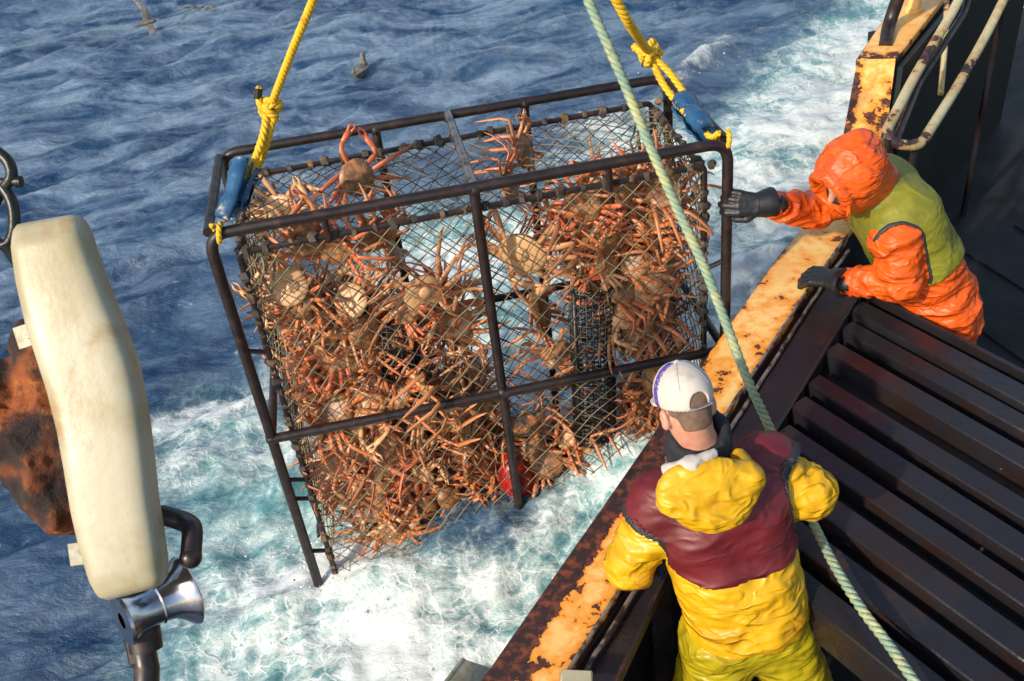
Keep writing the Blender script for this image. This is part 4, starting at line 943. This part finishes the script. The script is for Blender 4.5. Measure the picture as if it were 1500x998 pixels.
one(610, 560, .14, (-70, 10, -60), 1.35, 'pale bellied crab in front of the black cylinder left of centre')
one(680, 632, .14, (-85, 0, 85), 1.3, 'pale bellied crab just under the middle rail left of the centre post')
# floats among the crabs
def float_at(name, px, py, yl, r, mat, label, cat, lean=(0, 0, 1), st_=1.):
    c = CL(*CPL(px, py, yl)); mb = MB(); ax = A(*lean); ax /= np.linalg.norm(ax)
    pr = [(-r * 1.15, .001)] + [(-r * 1.15 * math.cos(t), r * math.sin(t) * (1 - .18 * math.cos(t) * -1 * (t > 1.6))) for t in np.linspace(.15, 2.5, 16)] + [(r * 1.05, .3 * r), (r * 1.3, .26 * r), (r * 1.42, .26 * r), (r * 1.42, .001)]
    mb.lathe(c, ax, [(d_ * st_, r_) for d_, r_ in pr], 28); o = mb.build(name, MT[mat]); return tag(o, label, cat)
float_at('red_float', 757, 700, .12, .09, 'red_buoy', 'red float with pale scuffs at the waterline behind the centre post', 'float', (-.25, 0, 1), 1.35)
float_at('white_float', 788, 628, .30, .075, 'white_buoy', 'small white float right of the centre post below the middle rail', 'float', (.5, 0, 1))
s = SDF(CL(*CPL(790, 672, .22)) - .16, CL(*CPL(790, 672, .22)) + .16, .007); s.ell(CL(*CPL(790, 668, .22)), (.07, .06, .095)); s.ell(CL(*CPL(800, 690, .2)), (.055, .05, .07), k=.03); s.rough(.022, 26, 3, True)
tag(s.mesh('bait_bag', MT['purple_bag']), 'crumpled purple and white bait bag at the waterline right of the red float', 'bag')
# ================================================================== spray and birds
mb = MB(); rg = random.Random(5)
for (px, py, n_, sp) in ((466, 866, 90, .16), (540, 820, 220, .28), (640, 780, 220, .32), (760, 745, 120, .25), (850, 705, 100, .3), (900, 690, 60, .2), (620, 860, 90, .4), (1010, 110, 40, .3), (700, 900, 90, .4)):
    c = R(px, py, z=WATER + .05)
    for k in range(n_):
        p = c + A(rg.gauss(0, sp), rg.gauss(0, sp * .6), abs(rg.gauss(0, .10)) + .02); r = .002 + .006 * rg.random() ** 4; mb.blob(p, r, 5, 3, .4)
def dropmat():
    m, t, b = newmat('spray_droplets'); b.inputs['Base Color'].default_value = (.8, .84, .85, 1); b.inputs['Roughness'].default_value = .15; return m
tag(mb.build('sea_spray', dropmat(), auto=None), 'white droplets of spray thrown up where the pot meets the sea', 'spray', kind='stuff')
def gull_swim(c, heading, sc, label):
    r_ = empty('gull', c, label, 'gull'); f = A(math.cos(heading), math.sin(heading), 0); s_ = A(-f[1], f[0], 0); u = A(0, 0, 1); ax = np.stack([f, s_, u])
    s = SDF(c - .35 * sc, c + .4 * sc, .008 * sc); s.ell(c + u * .03 * sc, (.2 * sc, .085 * sc, .075 * sc), ax); s.cap(c + f * .13 * sc + u * .06 * sc, c + f * .17 * sc + u * .17 * sc, .05 * sc, .033 * sc, k=.03); s.ell(c + f * .185 * sc + u * .19 * sc, (.045 * sc, .035 * sc, .036 * sc), ax)
    s.cap(c - f * .17 * sc + u * .05 * sc, c - f * .28 * sc + u * .08 * sc, .03 * sc, .012 * sc); s.mesh('body', MT['gull_grey'], r_)
    mb = MB(); mb.tube([c + f * .22 * sc + u * .19 * sc, c + f * .262 * sc + u * .187 * sc, c + f * .275 * sc + u * .175 * sc], [.013 * sc, .009 * sc, .002], 8); mb.build('beak', MT['beak'], r_)
    for g in (-1, 1):
        mb = MB(); mb.tube([c + f * .1 * sc + s_ * g * .075 * sc + u * .06 * sc, c + s_ * g * .09 * sc + u * .07 * sc, c - f * .2 * sc + s_ * g * .04 * sc + u * .085 * sc, c - f * .3 * sc + s_ * g * .01 * sc + u * .08 * sc], [.02 * sc, .04 * sc, .025 * sc, .003], 8, ell=.4); mb.build('wing', MT['gull_grey'], r_)
def gull_fly(c, heading, bank, sc, label):
    r_ = empty('gull', c, label, 'gull'); f = A(math.cos(heading), math.sin(heading), 0); s_ = A(-f[1], f[0], 0); u = A(0, 0, 1)
    s_, u = s_ * math.cos(bank) + u * math.sin(bank), u * math.cos(bank) - s_ * math.sin(bank)
    mb = MB(); mb.tube([c - f * .24 * sc, c - f * .15 * sc, c, c + f * .12 * sc, c + f * .2 * sc, c + f * .24 * sc], [.012 * sc, .035 * sc, .06 * sc, .05 * sc, .034 * sc, .01 * sc], 12); mb.build('body', MT['gull_grey'], r_)
    mb = MB(); mb.tube([c + f * .235 * sc, c + f * .28 * sc], [.011 * sc, .002], 8); mb.build('beak', MT['beak'], r_)
    for g in (-1, 1):
        P = [c + s_ * g * .03 * sc + f * .04 * sc, c + s_ * g * .22 * sc + u * .09 * sc + f * .07 * sc, c + s_ * g * .42 * sc + u * .06 * sc, c + s_ * g * .58 * sc + u * .0 - f * .09 * sc]
        mb = MB(); mb.tube(catmull(P, 6), np.interp(np.linspace(0, 1, 19), [0, .4, .8, 1], [.075, .065, .035, .004]) * sc, 10, up=u, ell=.16 if abs(np.dot(s_, A(0, 0, 1))) < .7 else .16); mb.build('wing', MT['gull_grey'], r_)
gc = R(533, 122, z=WATER + .03); gull_swim(A(gc[0], gc[1], sea_h(gc[0], gc[1]) + .01), math.radians(75), .72, 'brown gull swimming on the sea above the pot\'s back rail')
gull_fly(R(213, 34, Z=11.6), math.radians(20), 1.0, .55, 'gull flying low over the sea with wings tilted, top left')
gull_fly(R(292, 16, Z=12.2), math.radians(75), .1, .55, 'gull gliding at the top edge, just right of the other flying gull')
from mathutils.bvhtree import BVHTree
def hit(o, px, py):
    """surface point of object o under a photograph pixel"""
    off = LOC[o.name]; bv = BVHTree.FromPolygons([tuple(A(*v.co) + off) for v in o.data.vertices], [tuple(p.vertices) for p in o.data.polygons])
    d = R(px, py, Z=1.0); r = bv.ray_cast(Vector((0, 0, 0)), Vector(d))[0]
    return A(*r) if r is not None else d * 4.0
# ================================================================== PEOPLE
def unit(v): v = np.asarray(v, float); return v / np.linalg.norm(v)
def hand(name, wrist, d, n_, thumb, curl, mat, parent, sc=1.0, label=None):
    """gloved or bare hand: d = wrist to knuckles, n_ = back of the hand, thumb = +1/-1 side, curl = bend per joint (4 fingers)"""
    d = unit(d); n_ = unit(n_ - d * np.dot(n_, d)); l = np.cross(n_, d) * thumb
    s = SDF(wrist - .24 * sc, wrist + .24 * sc, .0042)
    s.cap(wrist - d * .05 * sc, wrist, .034 * sc, .029 * sc, k=.01, fold=.003, ff=60)
    for g in (-1.5, -.5, .5, 1.5): s.cap(wrist + l * g * .010 * sc, wrist + d * (.086 - .004 * abs(g)) * sc + l * g * .0205 * sc, .019 * sc, .0135 * sc, k=.012)
    for i, g in enumerate((1.5, .5, -.5, -1.5)):
        L = [.043, .026, .022]; k_ = (.95, 1.06, 1.0, .8)[i]; p = wrist + d * (.086 - .004 * abs(g)) * sc + l * g * .0215 * sc; a = 0; fd = unit(d + l * g * .05)
        for j, (ll_, r0, r1) in enumerate(zip(L, (.0135, .0128, .0118), (.0128, .0118, .0102))):
            a += curl[i] * (.75, 1.1, .8)[j]; v_ = fd * math.cos(a) - n_ * math.sin(a); q = p + v_ * ll_ * k_ * sc; s.cap(p, q, r0 * sc, r1 * sc, k=.004); p = q
    p = wrist + d * .02 * sc + l * .026 * sc; q = p + (d * .6 + l * .62 - n_ * .35) * .045 * sc; s.cap(p, q, .0165 * sc, .0135 * sc, k=.012)
    r = q + (d * .8 + l * .12 - n_ * .55) * .034 * sc; s.cap(q, r, .0135 * sc, .012 * sc, k=.005); s.cap(r, r + (d * .75 - l * .1 - n_ * .6) * .024 * sc, .012 * sc, .0095 * sc, k=.005)
    s.rough(.0012, 90, 2); return s.mesh(name, mat, parent)
# ---- man in yellow
py = empty('person', A(.66, 1.96, DECK), 'person in yellow oilskins, maroon vest and white cap, seen from behind holding the green rope', 'person')
hipY = A(.635, 1.99, -2.86); chY = A(.585, 2.11, -2.47); nkY = A(.525, 2.165, -2.25); hdY = A(.487, 2.205, -2.055)
shv = unit(A(.98, .19, .03)); shL, shR = A(.395, 2.135, -2.40), A(.760, 2.215, -2.385)
elL, wrL = R(922, 828, z=-2.645), A(.335, 2.285, -2.665)
elR = R(1186, 722, Z=3.2); gdir = unit(R(1187, 757, Z=3.02) - R(1130, 632, Z=3.14)); wrR = R(1156, 712, Z=3.40)
kneeY = [A(.50, 1.97, -3.28), A(.83, 2.0, -3.28)]; ftY = [A(.44, 1.90, -3.68), A(.90, 1.93, -3.68)]; hpY = [hipY - shv * .095, hipY + shv * .095]
def torso(s, grow=0, k=.05, low=0):
    for g in (-1, 1):
        s.cap(hipY + shv * g * .065, hipY + (chY - hipY) * .5 + shv * g * .065, .135, .13, k=k, grow=grow, fold=.012 if grow < .01 else .004, ff=14)
        s.cap(hipY + (chY - hipY) * .45 + shv * g * .065, chY + shv * g * .085, .125, .125, k=k, grow=grow, fold=.007 if grow < .01 else .003, ff=14)
        s.cap(chY + shv * g * .08, (shL, shR)[g > 0] - shv * g * .045 + A(0, 0, .0), .115, .078, k=k, grow=grow)
    s.cap(chY + A(0, 0, .05), nkY, .11, .075, k=k, grow=grow)
lo, hi = A(.0, 1.55, -3.1), A(1.2, 2.55, -2.1)
s = SDF(lo, hi, .0075); torso(s)
s.cap(hipY + A(0, 0, .10), hipY + A(.005, -.01, .02), .160, .178, k=.04, sq=(A(0, 1, 0), .82), fold=.015, ff=22)
s.cap(shL, elL, .080, .072, k=.045, fold=.015, ff=21); s.cap(elL, wrL * .8 + elL * .2, .080, .055, k=.025, fold=.015, ff=24)
s.cap(shR, elR, .080, .074, k=.045, fold=.015, ff=21); s.cap(elR, wrR * .8 + elR * .2, .080, .055, k=.025, fold=.015, ff=24)
s.ell(nkY + A(-.01, .02, .03), (.05, .05, .09), op='s'); s.plane(hipY + A(0, 0, .005), A(0, 0, -1)); s.rough(.008, (5, 5, 15), 3, True); s.rough(.003, (14, 14, 30), 2, True, 4.)
jacket = s.mesh('jacket', MT['yellow_coat'], py); jacket['label'] = 'yellow oilskin jacket with crumpled sleeves'
s = SDF(lo, hi, .0075); torso(s, .014)
s.rough(.004, 9, 3, True)
for a, b in ((shL, elL), (shR, elR)): s.cap(a, a + (b - a) * .2, .083, .083, k=.03, grow=.024)
for a, b in ((shL, elL), (shR, elR)): s.cap(a + (b - a) * .36, b, .108, .13, k=.004, op='s')
s.plane(A(.6, 2.0, -2.575), A(.0, .10, -1)); s.ell(nkY + A(-.01, .02, .06), (.085, .085, .1), op='s', k=.01)
s.mesh('vest', MT['maroon'], py)
for a, b in ((shL, elL), (shR, elR)):
    s = SDF(lo, hi, .0055); torso(s, .020); s.cap(a, a + (b - a) * .2, .083, .083, k=.03, grow=.028); s.plane(A(.6, 2.0, -2.57), A(.0, .10, -1)); s.cap(a + (b - a) * .36, b, .107, .129, k=.004, op='s')
    t2 = SDF(lo, hi, .0055); t2.cap(a + (b - a) * .36, b, .113, .137, k=.004); s.F = np.maximum(s.F, t2.F)
    s.ell(nkY + A(-.01, .02, .06), (.11, .11, .1), op='s', k=.01); s.mesh('armhole_trim', MT['trim'], py)
# hood lying on the back
hc = R(1040, 720, Z=2.955); hu = unit(A(.05, .5, .75)); hn = unit(np.cross(shv, hu)); hax = np.stack([shv, hu, -np.cross(shv, hu)])
s = SDF(hc - .28, hc + .28, .006); s.ell(hc + hu * .015, (.158, .085, .040), hax, k=.03); s.ell(hc - hu * .05, (.112, .072, .040), hax, k=.04)
for g in (-1, 1): s.cap(hc + shv * g * .13 + hu * .01, hc + shv * g * .115 + hu * .05 + A(0, .06, -.03), .034, .022, k=.03)
s.ell(nkY + A(-.012, .01, .06), (.095, .10, .10), op='s', k=.02)
s.rough(.006, (8, 14, 14), 3, True, 2.); s.rough(.002, 30, 2, True); s.mesh('hood', MT['yellow_coat'], py)
s = SDF(nkY - .2, nkY + .22, .005)
for t_ in np.linspace(0, 2 * math.pi, 22): 
    p = nkY + A(-.005, .006, .035) + shv * .084 * math.cos(t_) + unit(A(-.1, .95, .25)) * .082 * math.sin(t_); s.cap(p, p + A(0, .010, .050), .022, .016, k=.012)
s.ell(nkY + A(-.005, .015, .06), (.052, .052, .1), op='s', k=.008); s.rough(.004, 30, 2, True); s.mesh('collar', MT['navy_collar'], py)
s = SDF(nkY - .2, nkY + .2, .005); s.cap(R(978, 690, Z=2.97), R(1012, 682, Z=2.94), .020, .022, k=.02); s.cap(R(1012, 682, Z=2.94), R(1045, 666, Z=2.95), .022, .014, k=.02); s.rough(.006, 26, 2, True); s.mesh('neck_cloth', MT['white_cloth'], py)
# head
hf = unit(A(-.30, .86, -.42)); hs = unit(np.cross(hf, A(0.02, .1, 1))); hup = np.cross(hs, hf); hax = np.stack([hs, hf, hup])
def head(s, c, hs, hf, hup, ax):
    s.ell(c + hup * .022, (.074, .095, .092), ax, k=.02); s.ell(c + hf * .022 - hup * .045, (.056, .070, .070), ax, k=.03)
    s.cap(c + hf * .09 - hup * .035, c + hf * .112 - hup * .05, .010, .013, k=.012); s.cap(c + hf * .09 + hup * .0, c + hf * .106 - hup * .04, .008, .011, k=.01)
    for g in (-1, 1):
        s.ell(c + hs * g * .03 + hf * .086 - hup * .004, (.014, .010, .009), ax, op='s', k=.01); s.ell(c + hs * g * .03 + hf * .078 - hup * .004, (.0115, .0115, .0105), ax, k=.003)
        e = c + hs * g * .082 - hf * .010 - hup * .028; s.ell(e, (.012, .021, .034), ax, k=.006); s.ell(e + hs * g * .008 + hf * .004, (.006, .010, .018), ax, op='s', k=.004)
    s.ell(c + hf * .091 - hup * .078, (.024, .008, .006), ax, k=.005); s.ell(c + hf * .10 - hup * .0775, (.02, .01, .0015), ax, op='s', k=.003); s.ell(c + hf * .075 - hup * .105, (.025, .02, .018), ax, k=.015)
s = SDF(A(0, 1.6, -3.78), A(1.15, 2.6, -1.85), .0065); head(s, hdY, hs, hf, hup, hax)
s.cap(hdY - hup * .05 - hf * .02, nkY + A(0, .01, -.02), .058, .066, k=.03)
s.cap(nkY, chY, .07, .09, k=.05); s.cap(chY, hipY, .10, .11, k=.05)
for a, b, c, r in ((shL, elL, wrL, 1), (shR, elR, wrR, 1)): s.cap(nkY - A(0, 0, .06), a, .05, .05, k=.03); s.cap(a, b, .05, .04, k=.02); s.cap(b, c, .04, .026, k=.02)
s.cap(wrR, wrR + unit(gh - wrR) * .06, .026, .022, k=.01); s.cap(wrL, wrL + A(.02, .06, 0), .026, .022, k=.01)
for a, b, c in zip(hpY, kneeY, ftY): s.cap(a, b, .08, .055, k=.03); s.cap(b, c, .055, .04, k=.02); s.cap(c, c + A(-.02, .14, -.02), .035, .03, k=.02)
s.mesh('body', MT['skin'], py)
s = SDF(hdY - .16, hdY + .16, .005); s.ell(hdY + hup * .020 - hf * .001, (.0765, .0975, .094), hax, k=.01); s.ell(hdY - hf * .045 - hup * .045, (.052, .046, .045), hax, k=.02); s.plane(hdY + hf * .055, hf); s.plane(hdY - hup * .068, -hup); 
for g in (-1, 1): s.ell(hdY + hs * g * .082 + hf * .004 - hup * .02, (.02, .03, .04), hax, op='s', k=.005)
s.mesh('cropped_hair', MT['hair'], py)
cc = hdY + hup * .032
def capsdf(gr, h_=.004):
    s = SDF(cc - .19, cc + .19, h_); s.ell(cc, (.086 + gr, .104 + gr, .098 + gr), hax, k=.01)
    return s
s = capsdf(0); s.plane(cc - hup * .022, unit(-hup + hf * .12)); s.ell(cc - hf * .10 - hup * .012, (.030, .04, .034), hax, op='s', k=.002); s.ell(cc - hup * .03, (.078, .096, .075), hax, op='s', k=.004)
s.ell(cc + hup * .098, (.009, .009, .006), hax, k=.003)
capo = s.mesh('baseball_cap', MT['cap'], py); capo['label'] = 'white cap with purple stripes and an arched gap at the back'
# seams
for a_ in (0, math.pi / 3, 2 * math.pi / 3):
    mb = MB(); dv = hs * math.cos(a_) + hf * math.sin(a_); P = []
    for w_ in np.linspace(-1.25, 1.25, 30):
        loc = A(math.sin(w_) * math.cos(a_), math.sin(w_) * math.sin(a_), math.cos(w_)); k_ = 1 / math.sqrt((loc[0] / .0865) ** 2 + (loc[1] / .1045) ** 2 + (loc[2] / .0985) ** 2); P.append(cc + (hs * loc[0] + hf * loc[1] + hup * loc[2]) * k_)
    mb.tube(P, .0011, 5); mb.build('seam', MT['grey_strap'], capo)
for x0, x1 in ((-.006, .026),):
    s = capsdf(.0015); s.plane(cc + hf * x1 + hup * 0, hf); s.plane(cc + hf * x0, -hf); s.plane(cc - hup * .02, -hup); s.ell(cc, (.083, .101, .095), hax, op='s', k=.001); s.plane(cc + hs * -.012, hs); s.mesh('purple_panel', MT['purple'], capo)
    s = capsdf(.0015); s.plane(cc + hf * (x1 + .012), hf); s.plane(cc + hf * (x0 + .016), -hf); s.plane(cc - hup * .02, -hup); s.ell(cc, (.083, .101, .095), hax, op='s', k=.001); s.plane(cc + hs * .018, -hs); s.mesh('purple_panel', MT['purple'], capo)
mb = MB(); P = []; 
for w_ in np.linspace(-.42, .42, 14): P.append(cc - hup * .024 - hf * .1045 * math.cos(w_) + hs * .0875 * math.sin(w_))
mb.tube(P, .010, 6, up=hup, ell=.25); mb.build('back_strap', MT['grey_strap'], capo)
mb = MB()
for w_ in np.linspace(-.22, .26, 9): p = cc - hup * .024 - hf * .1085 * math.cos(w_) + hs * .0895 * math.sin(w_); mb.box(p, hs * .0022, hup * (.003 + .002 * random.random()), hf * .0008)
mb.build('strap_mark', MT['trim'], capo)
s = SDF(cc - .22, cc + .22, .005); s.ell(cc + hf * .085 - hup * .04, (.066, .08, .010), hax); s.ell(cc - hup * .03, (.084, .102, .08), hax, op='s', k=.003); s.mesh('brim', MT['cap'], capo)
# trousers and boots
s = SDF(A(.1, 1.5, -3.78), A(1.2, 2.4, -2.65), .009); s.cap(hipY + A(0, 0, .06), hipY + A(0, 0, -.06), .138, .15, k=.04, sq=(A(0, 1, 0), .85))
for a, b, c in zip(hpY, kneeY, ftY): s.cap(a + A(0, 0, -.06), b, .128, .110, k=.05, fold=.015, ff=12); s.cap(b, c + A(0, 0, .06), .110, .095, k=.04, fold=.02, ff=14)
s.plane(hipY + A(0, 0, .06), A(0, 0, 1)); s.rough(.008, 7, 3, True); s.mesh('trousers', MT['yellow_trouser'], py)
def boots(c, d, parent):
    s = SDF(c - .3, c + .3, .008); d = unit(d); s.cap(c + A(0, 0, .12), c - A(0, 0, .0), .062, .058, k=.02); s.cap(c - A(0, 0, .005) - d * .03, c + d * .17 - A(0, 0, .018), .055, .046, k=.03); s.plane(A(0, 0, DECK + .001), A(0, 0, -1)); s.mesh('boot', MT['boot'], parent)
for c in ftY: boots(c, A(-.2, 1, 0), py)
MT['orange_glove'] = simple('orange_rubber_glove', (.75, .12, .015), rough=.4, bs=60)
hand('glove', wrL, A(.35, .95, -.12), A(0, 0, 1), 1, (.35, .35, .4, .4), MT['orange_glove'], py, 1.1)
hd_ = unit(gh - wrR); hand('glove', wrR, hd_, unit(np.cross(gdir, hd_)), 1, (1.2, 1.25, 1.25, 1.2), MT['orange_glove'], py, 1.1)
# ---- man in orange
po = empty('person', A(2.0, 3.45, DECK), 'person in orange hooded oilskins and green vest leaning over the gunwale to steady the pot', 'person')
hdO = R(1243, 252, Z=4.02); nkO = R(1275, 268, Z=4.18); chO = R(1303, 302, Z=4.28); hipO = R(1372, 432, z=-2.82)
sN, sF = R(1312, 352, Z=4.12), R(1258, 285, Z=4.36); eN, wN = R(1318, 412, z=-2.58), R(1226, 412, z=-2.65)
barp = CPL(1067, 297, 0.); barw = CL(*barp); wF = barw + A(.135, -.045, -.005); eF = (sF + wF) / 2 + A(.03, .03, -.075)
lat = unit(sN - sF); lo, hi = A(.9, 2.8, -3.3), A(2.45, 4.15, -1.8)
def torsoO(s, grow=0, k=.05):
    f_ = .010 if grow < .01 else .004
    for g in (-1, 1):
        s.cap(chO + lat * g * .095, (chO + hipO) / 2 + lat * g * .075, .155, .145, k=k, grow=grow, fold=f_, ff=13)
        s.cap((chO + hipO) / 2 + lat * g * .075, hipO + lat * g * .07, .145, .14, k=k, grow=grow, fold=f_ * 1.6, ff=14)
        s.cap(chO + lat * g * .06, (sF, sN)[g > 0] - lat * g * .03, .12, .085, k=k, grow=grow)
    s.cap(chO, nkO, .12, .09, k=k, grow=grow)
s = SDF(lo, hi, .0085); torsoO(s); s.cap(hipO, hipO + A(.04, 0, -.14), .16, .165, k=.04, fold=.02, ff=14)
s.cap(sN, eN, .092, .082, k=.045, fold=.015, ff=14); s.cap(eN, wN * .82 + eN * .18, .082, .056, k=.025, fold=.015, ff=24)
s.cap(sF, eF, .088, .075, k=.04, fold=.015, ff=21); s.cap(eF, wF * .84 + eF * .16, .075, .056, k=.03, fold=.015, ff=24)
s.rough(.007, (9, 5, 13), 3, True); s.rough(.003, (26, 14, 22), 2, True, 4.); s.mesh('jacket', MT['orange_coat'], po)
axT = unit(hipO - chO)
def armcut(s, g0, k=.008):
    s.cap(sN + lat * .02, eN, .096 + g0, .12 + g0, k=k, op='s'); s.cap(sF - lat * .015, eF, .09 + g0, .1 + g0, k=k, op='s')
s = SDF(lo, hi, .0085); torsoO(s, .016); s.plane(chO + axT * .30, axT); s.rough(.005, 8, 3, True); armcut(s, 0); vestO = s.mesh('vest', MT['green_vest'], po)
s = SDF(lo, hi, .006); torsoO(s, .022); s.plane(chO + axT * .29, axT); s.cap(sN + lat * .02, eN, .095, .119, k=.004, op='s'); t2 = SDF(lo, hi, .006); t2.cap(sN + lat * .02, eN, .107, .131, k=.004); s.F = np.maximum(s.F, t2.F); s.mesh('armhole_trim', MT['trim'], po)
fO = unit(A(-.80, -.40, -.46)); sO = unit(np.cross(fO, A(.1, 0, 1))); uO = np.cross(sO, fO); axO = np.stack([sO, fO, uO])
s = SDF(hdO - .3, hdO + .32, .0065); s.ell(hdO, (.118, .140, .128), axO, k=.03); s.ell(hdO - fO * .09 + uO * .05, (.07, .07, .06), axO, k=.06); s.cap(hdO - fO * .02, nkO, .115, .11, k=.05); s.cap(hdO + fO * .03 - uO * .07, nkO - A(.04, 0, .03), .09, .085, k=.04)
for t_ in np.linspace(0, 2 * math.pi, 25)[:-1]:
    p = hdO + fO * .105 + sO * .080 * math.cos(t_) + uO * (.098 * math.sin(t_) - .012); t1 = t_ + 2 * math.pi / 24; q = hdO + fO * .105 + sO * .080 * math.cos(t1) + uO * (.098 * math.sin(t1) - .012); s.cap(p, q, .017, .017, k=.014)
s.cap(hdO + fO * .04 - uO * .01, hdO + fO * .26 - uO * .01, .068, .078, k=.008, op='s', sq=(uO, 1.15)); s.rough(.009, 9, 3, True, 5.); s.rough(.003, 26, 2, True)
hoodO = s.mesh('hood', MT['orange_coat'], po)
mb = MB()
for ph in (.0,):
    P = []
    for w_ in np.linspace(-1.5, 1.6, 26):
        l_ = A(.1215 * math.sin(w_), -.02, .131 * math.cos(w_)); P.append(hdO + sO * l_[0] + fO * (l_[1]) + uO * l_[2])
    mb.tube(P, .0016, 5)
mb.build('seam', MT['trim'], hoodO)
mb = MB(); d0 = hit(hoodO, 1243, 298); mb.tube([d0 + A(0, .01, .01), d0, hit(hoodO, 1243, 308), hit(hoodO, 1241, 316)], .004, 6); mb.lathe(d0 + A(0, -.005, -.005), A(.0, -.1, -1), [(0, .001), (0, .009), (.035, .009), (.035, .001)], 10); mb.build('drawstring', MT['orange_coat'], hoodO)
mb = MB(); d0 = hit(hoodO, 1228, 296); mb.tube(catmull([d0, d0 + A(-.03, -.01, -.04), d0 + A(-.035, -.01, -.085)], 5), .005, 6); mb.build('drawstring', MT['orange_coat'], hoodO)
s = SDF(A(.95, 2.85, -3.78), A(2.5, 4.1, -1.85), .0075); head(s, hdO + fO * .01, sO, fO, uO, axO); s.cap(hdO - uO * .05, nkO, .056, .066, k=.03); s.cap(nkO, chO, .07, .1, k=.05); s.cap(chO, hipO, .1, .11, k=.05)
s.cap(nkO - A(0, 0, .05), sN, .05, .05, k=.03); s.cap(nkO - A(0, 0, .05), sF, .05, .05, k=.03)
for a, b, c in ((sN, eN, wN), (sF, eF, wF)): s.cap(a, b, .05, .04, k=.02); s.cap(b, c, .04, .026, k=.02)
s.cap(wN, wN + unit(R(1190, 400, z=-2.69) - wN) * .06, .024, .02, k=.01); s.cap(wF, wF + unit(barw - wF) * .05, .024, .02, k=.01)
hpO = [hipO - lat * .09, hipO + lat * .09]; knO = [A(hipO[0] + .06, hipO[1] + .12, -3.28), A(hipO[0] + .08, hipO[1] - .10, -3.28)]; foO = [A(hipO[0] + .12, hipO[1] + .15, -3.68), A(hipO[0] + .15, hipO[1] - .12, -3.68)]
for a, b, c in zip(hpO, knO, foO): s.cap(a, b, .08, .055, k=.03); s.cap(b, c, .055, .04, k=.02); s.cap(c, c + A(-.14, 0, -.02), .035, .03, k=.02)
s.mesh('body', MT['skin'], po)
s = SDF(hdO - .2, hdO + .2, .006); s.ell(hdO + fO * .035 - uO * .065, (.075, .080, .060), axO); s.cap(hdO - uO * .08, nkO, .075, .08, k=.02); s.rough(.003, 30, 2, True); s.mesh('neck_gaiter', MT['trim'], po)
s = SDF(A(hipO[0] - .35, hipO[1] - .45, -3.78), A(hipO[0] + .45, hipO[1] + .5, -2.65), .009); s.cap(hipO, hipO + A(.02, 0, -.08), .15, .15, k=.04)
for a, b, c in zip(hpO, knO, foO): s.cap(a + A(0, 0, -.05), b, .125, .105, k=.05, fold=.015, ff=12); s.cap(b, c + A(0, 0, .06), .105, .09, k=.04, fold=.02, ff=14)
s.mesh('trousers', MT['orange_coat'], po)
for c in foO: boots(c, A(-1, 0, 0), po)
def cuff(a, b, r, parent):
    mb = MB(); L = np.linalg.norm(b - a); mb.lathe(a, b - a, [(0, r * .8), (0, r), (.01, r * 1.06), (L * .5, r * .97), (L, r * .8), (L, r * .6)], 20); return mb.build('glove_cuff', MT['glove'], parent)
gN = hand('glove', wN + unit(R(1190, 402, z=-2.69) - wN) * .01, R(1185, 402, z=-2.685) - wN, A(-.1, -.25, .95), -1, (.3, .34, .38, .42), MT['glove'], po, 1.3); cuff(wN - unit(R(1190, 402, z=-2.69) - wN) * .05, wN + unit(R(1190, 402, z=-2.69) - wN) * .03, .062, gN)
gF = hand('glove', wF, barw + A(.05, -.04, .01) - wF, A(.1, -.9, .35), 1, (.7, .75, .8, .85), MT['glove'], po, 1.25); cuff(wF + A(.05, .005, 0), wF - A(.03, 0, 0), .062, gF)
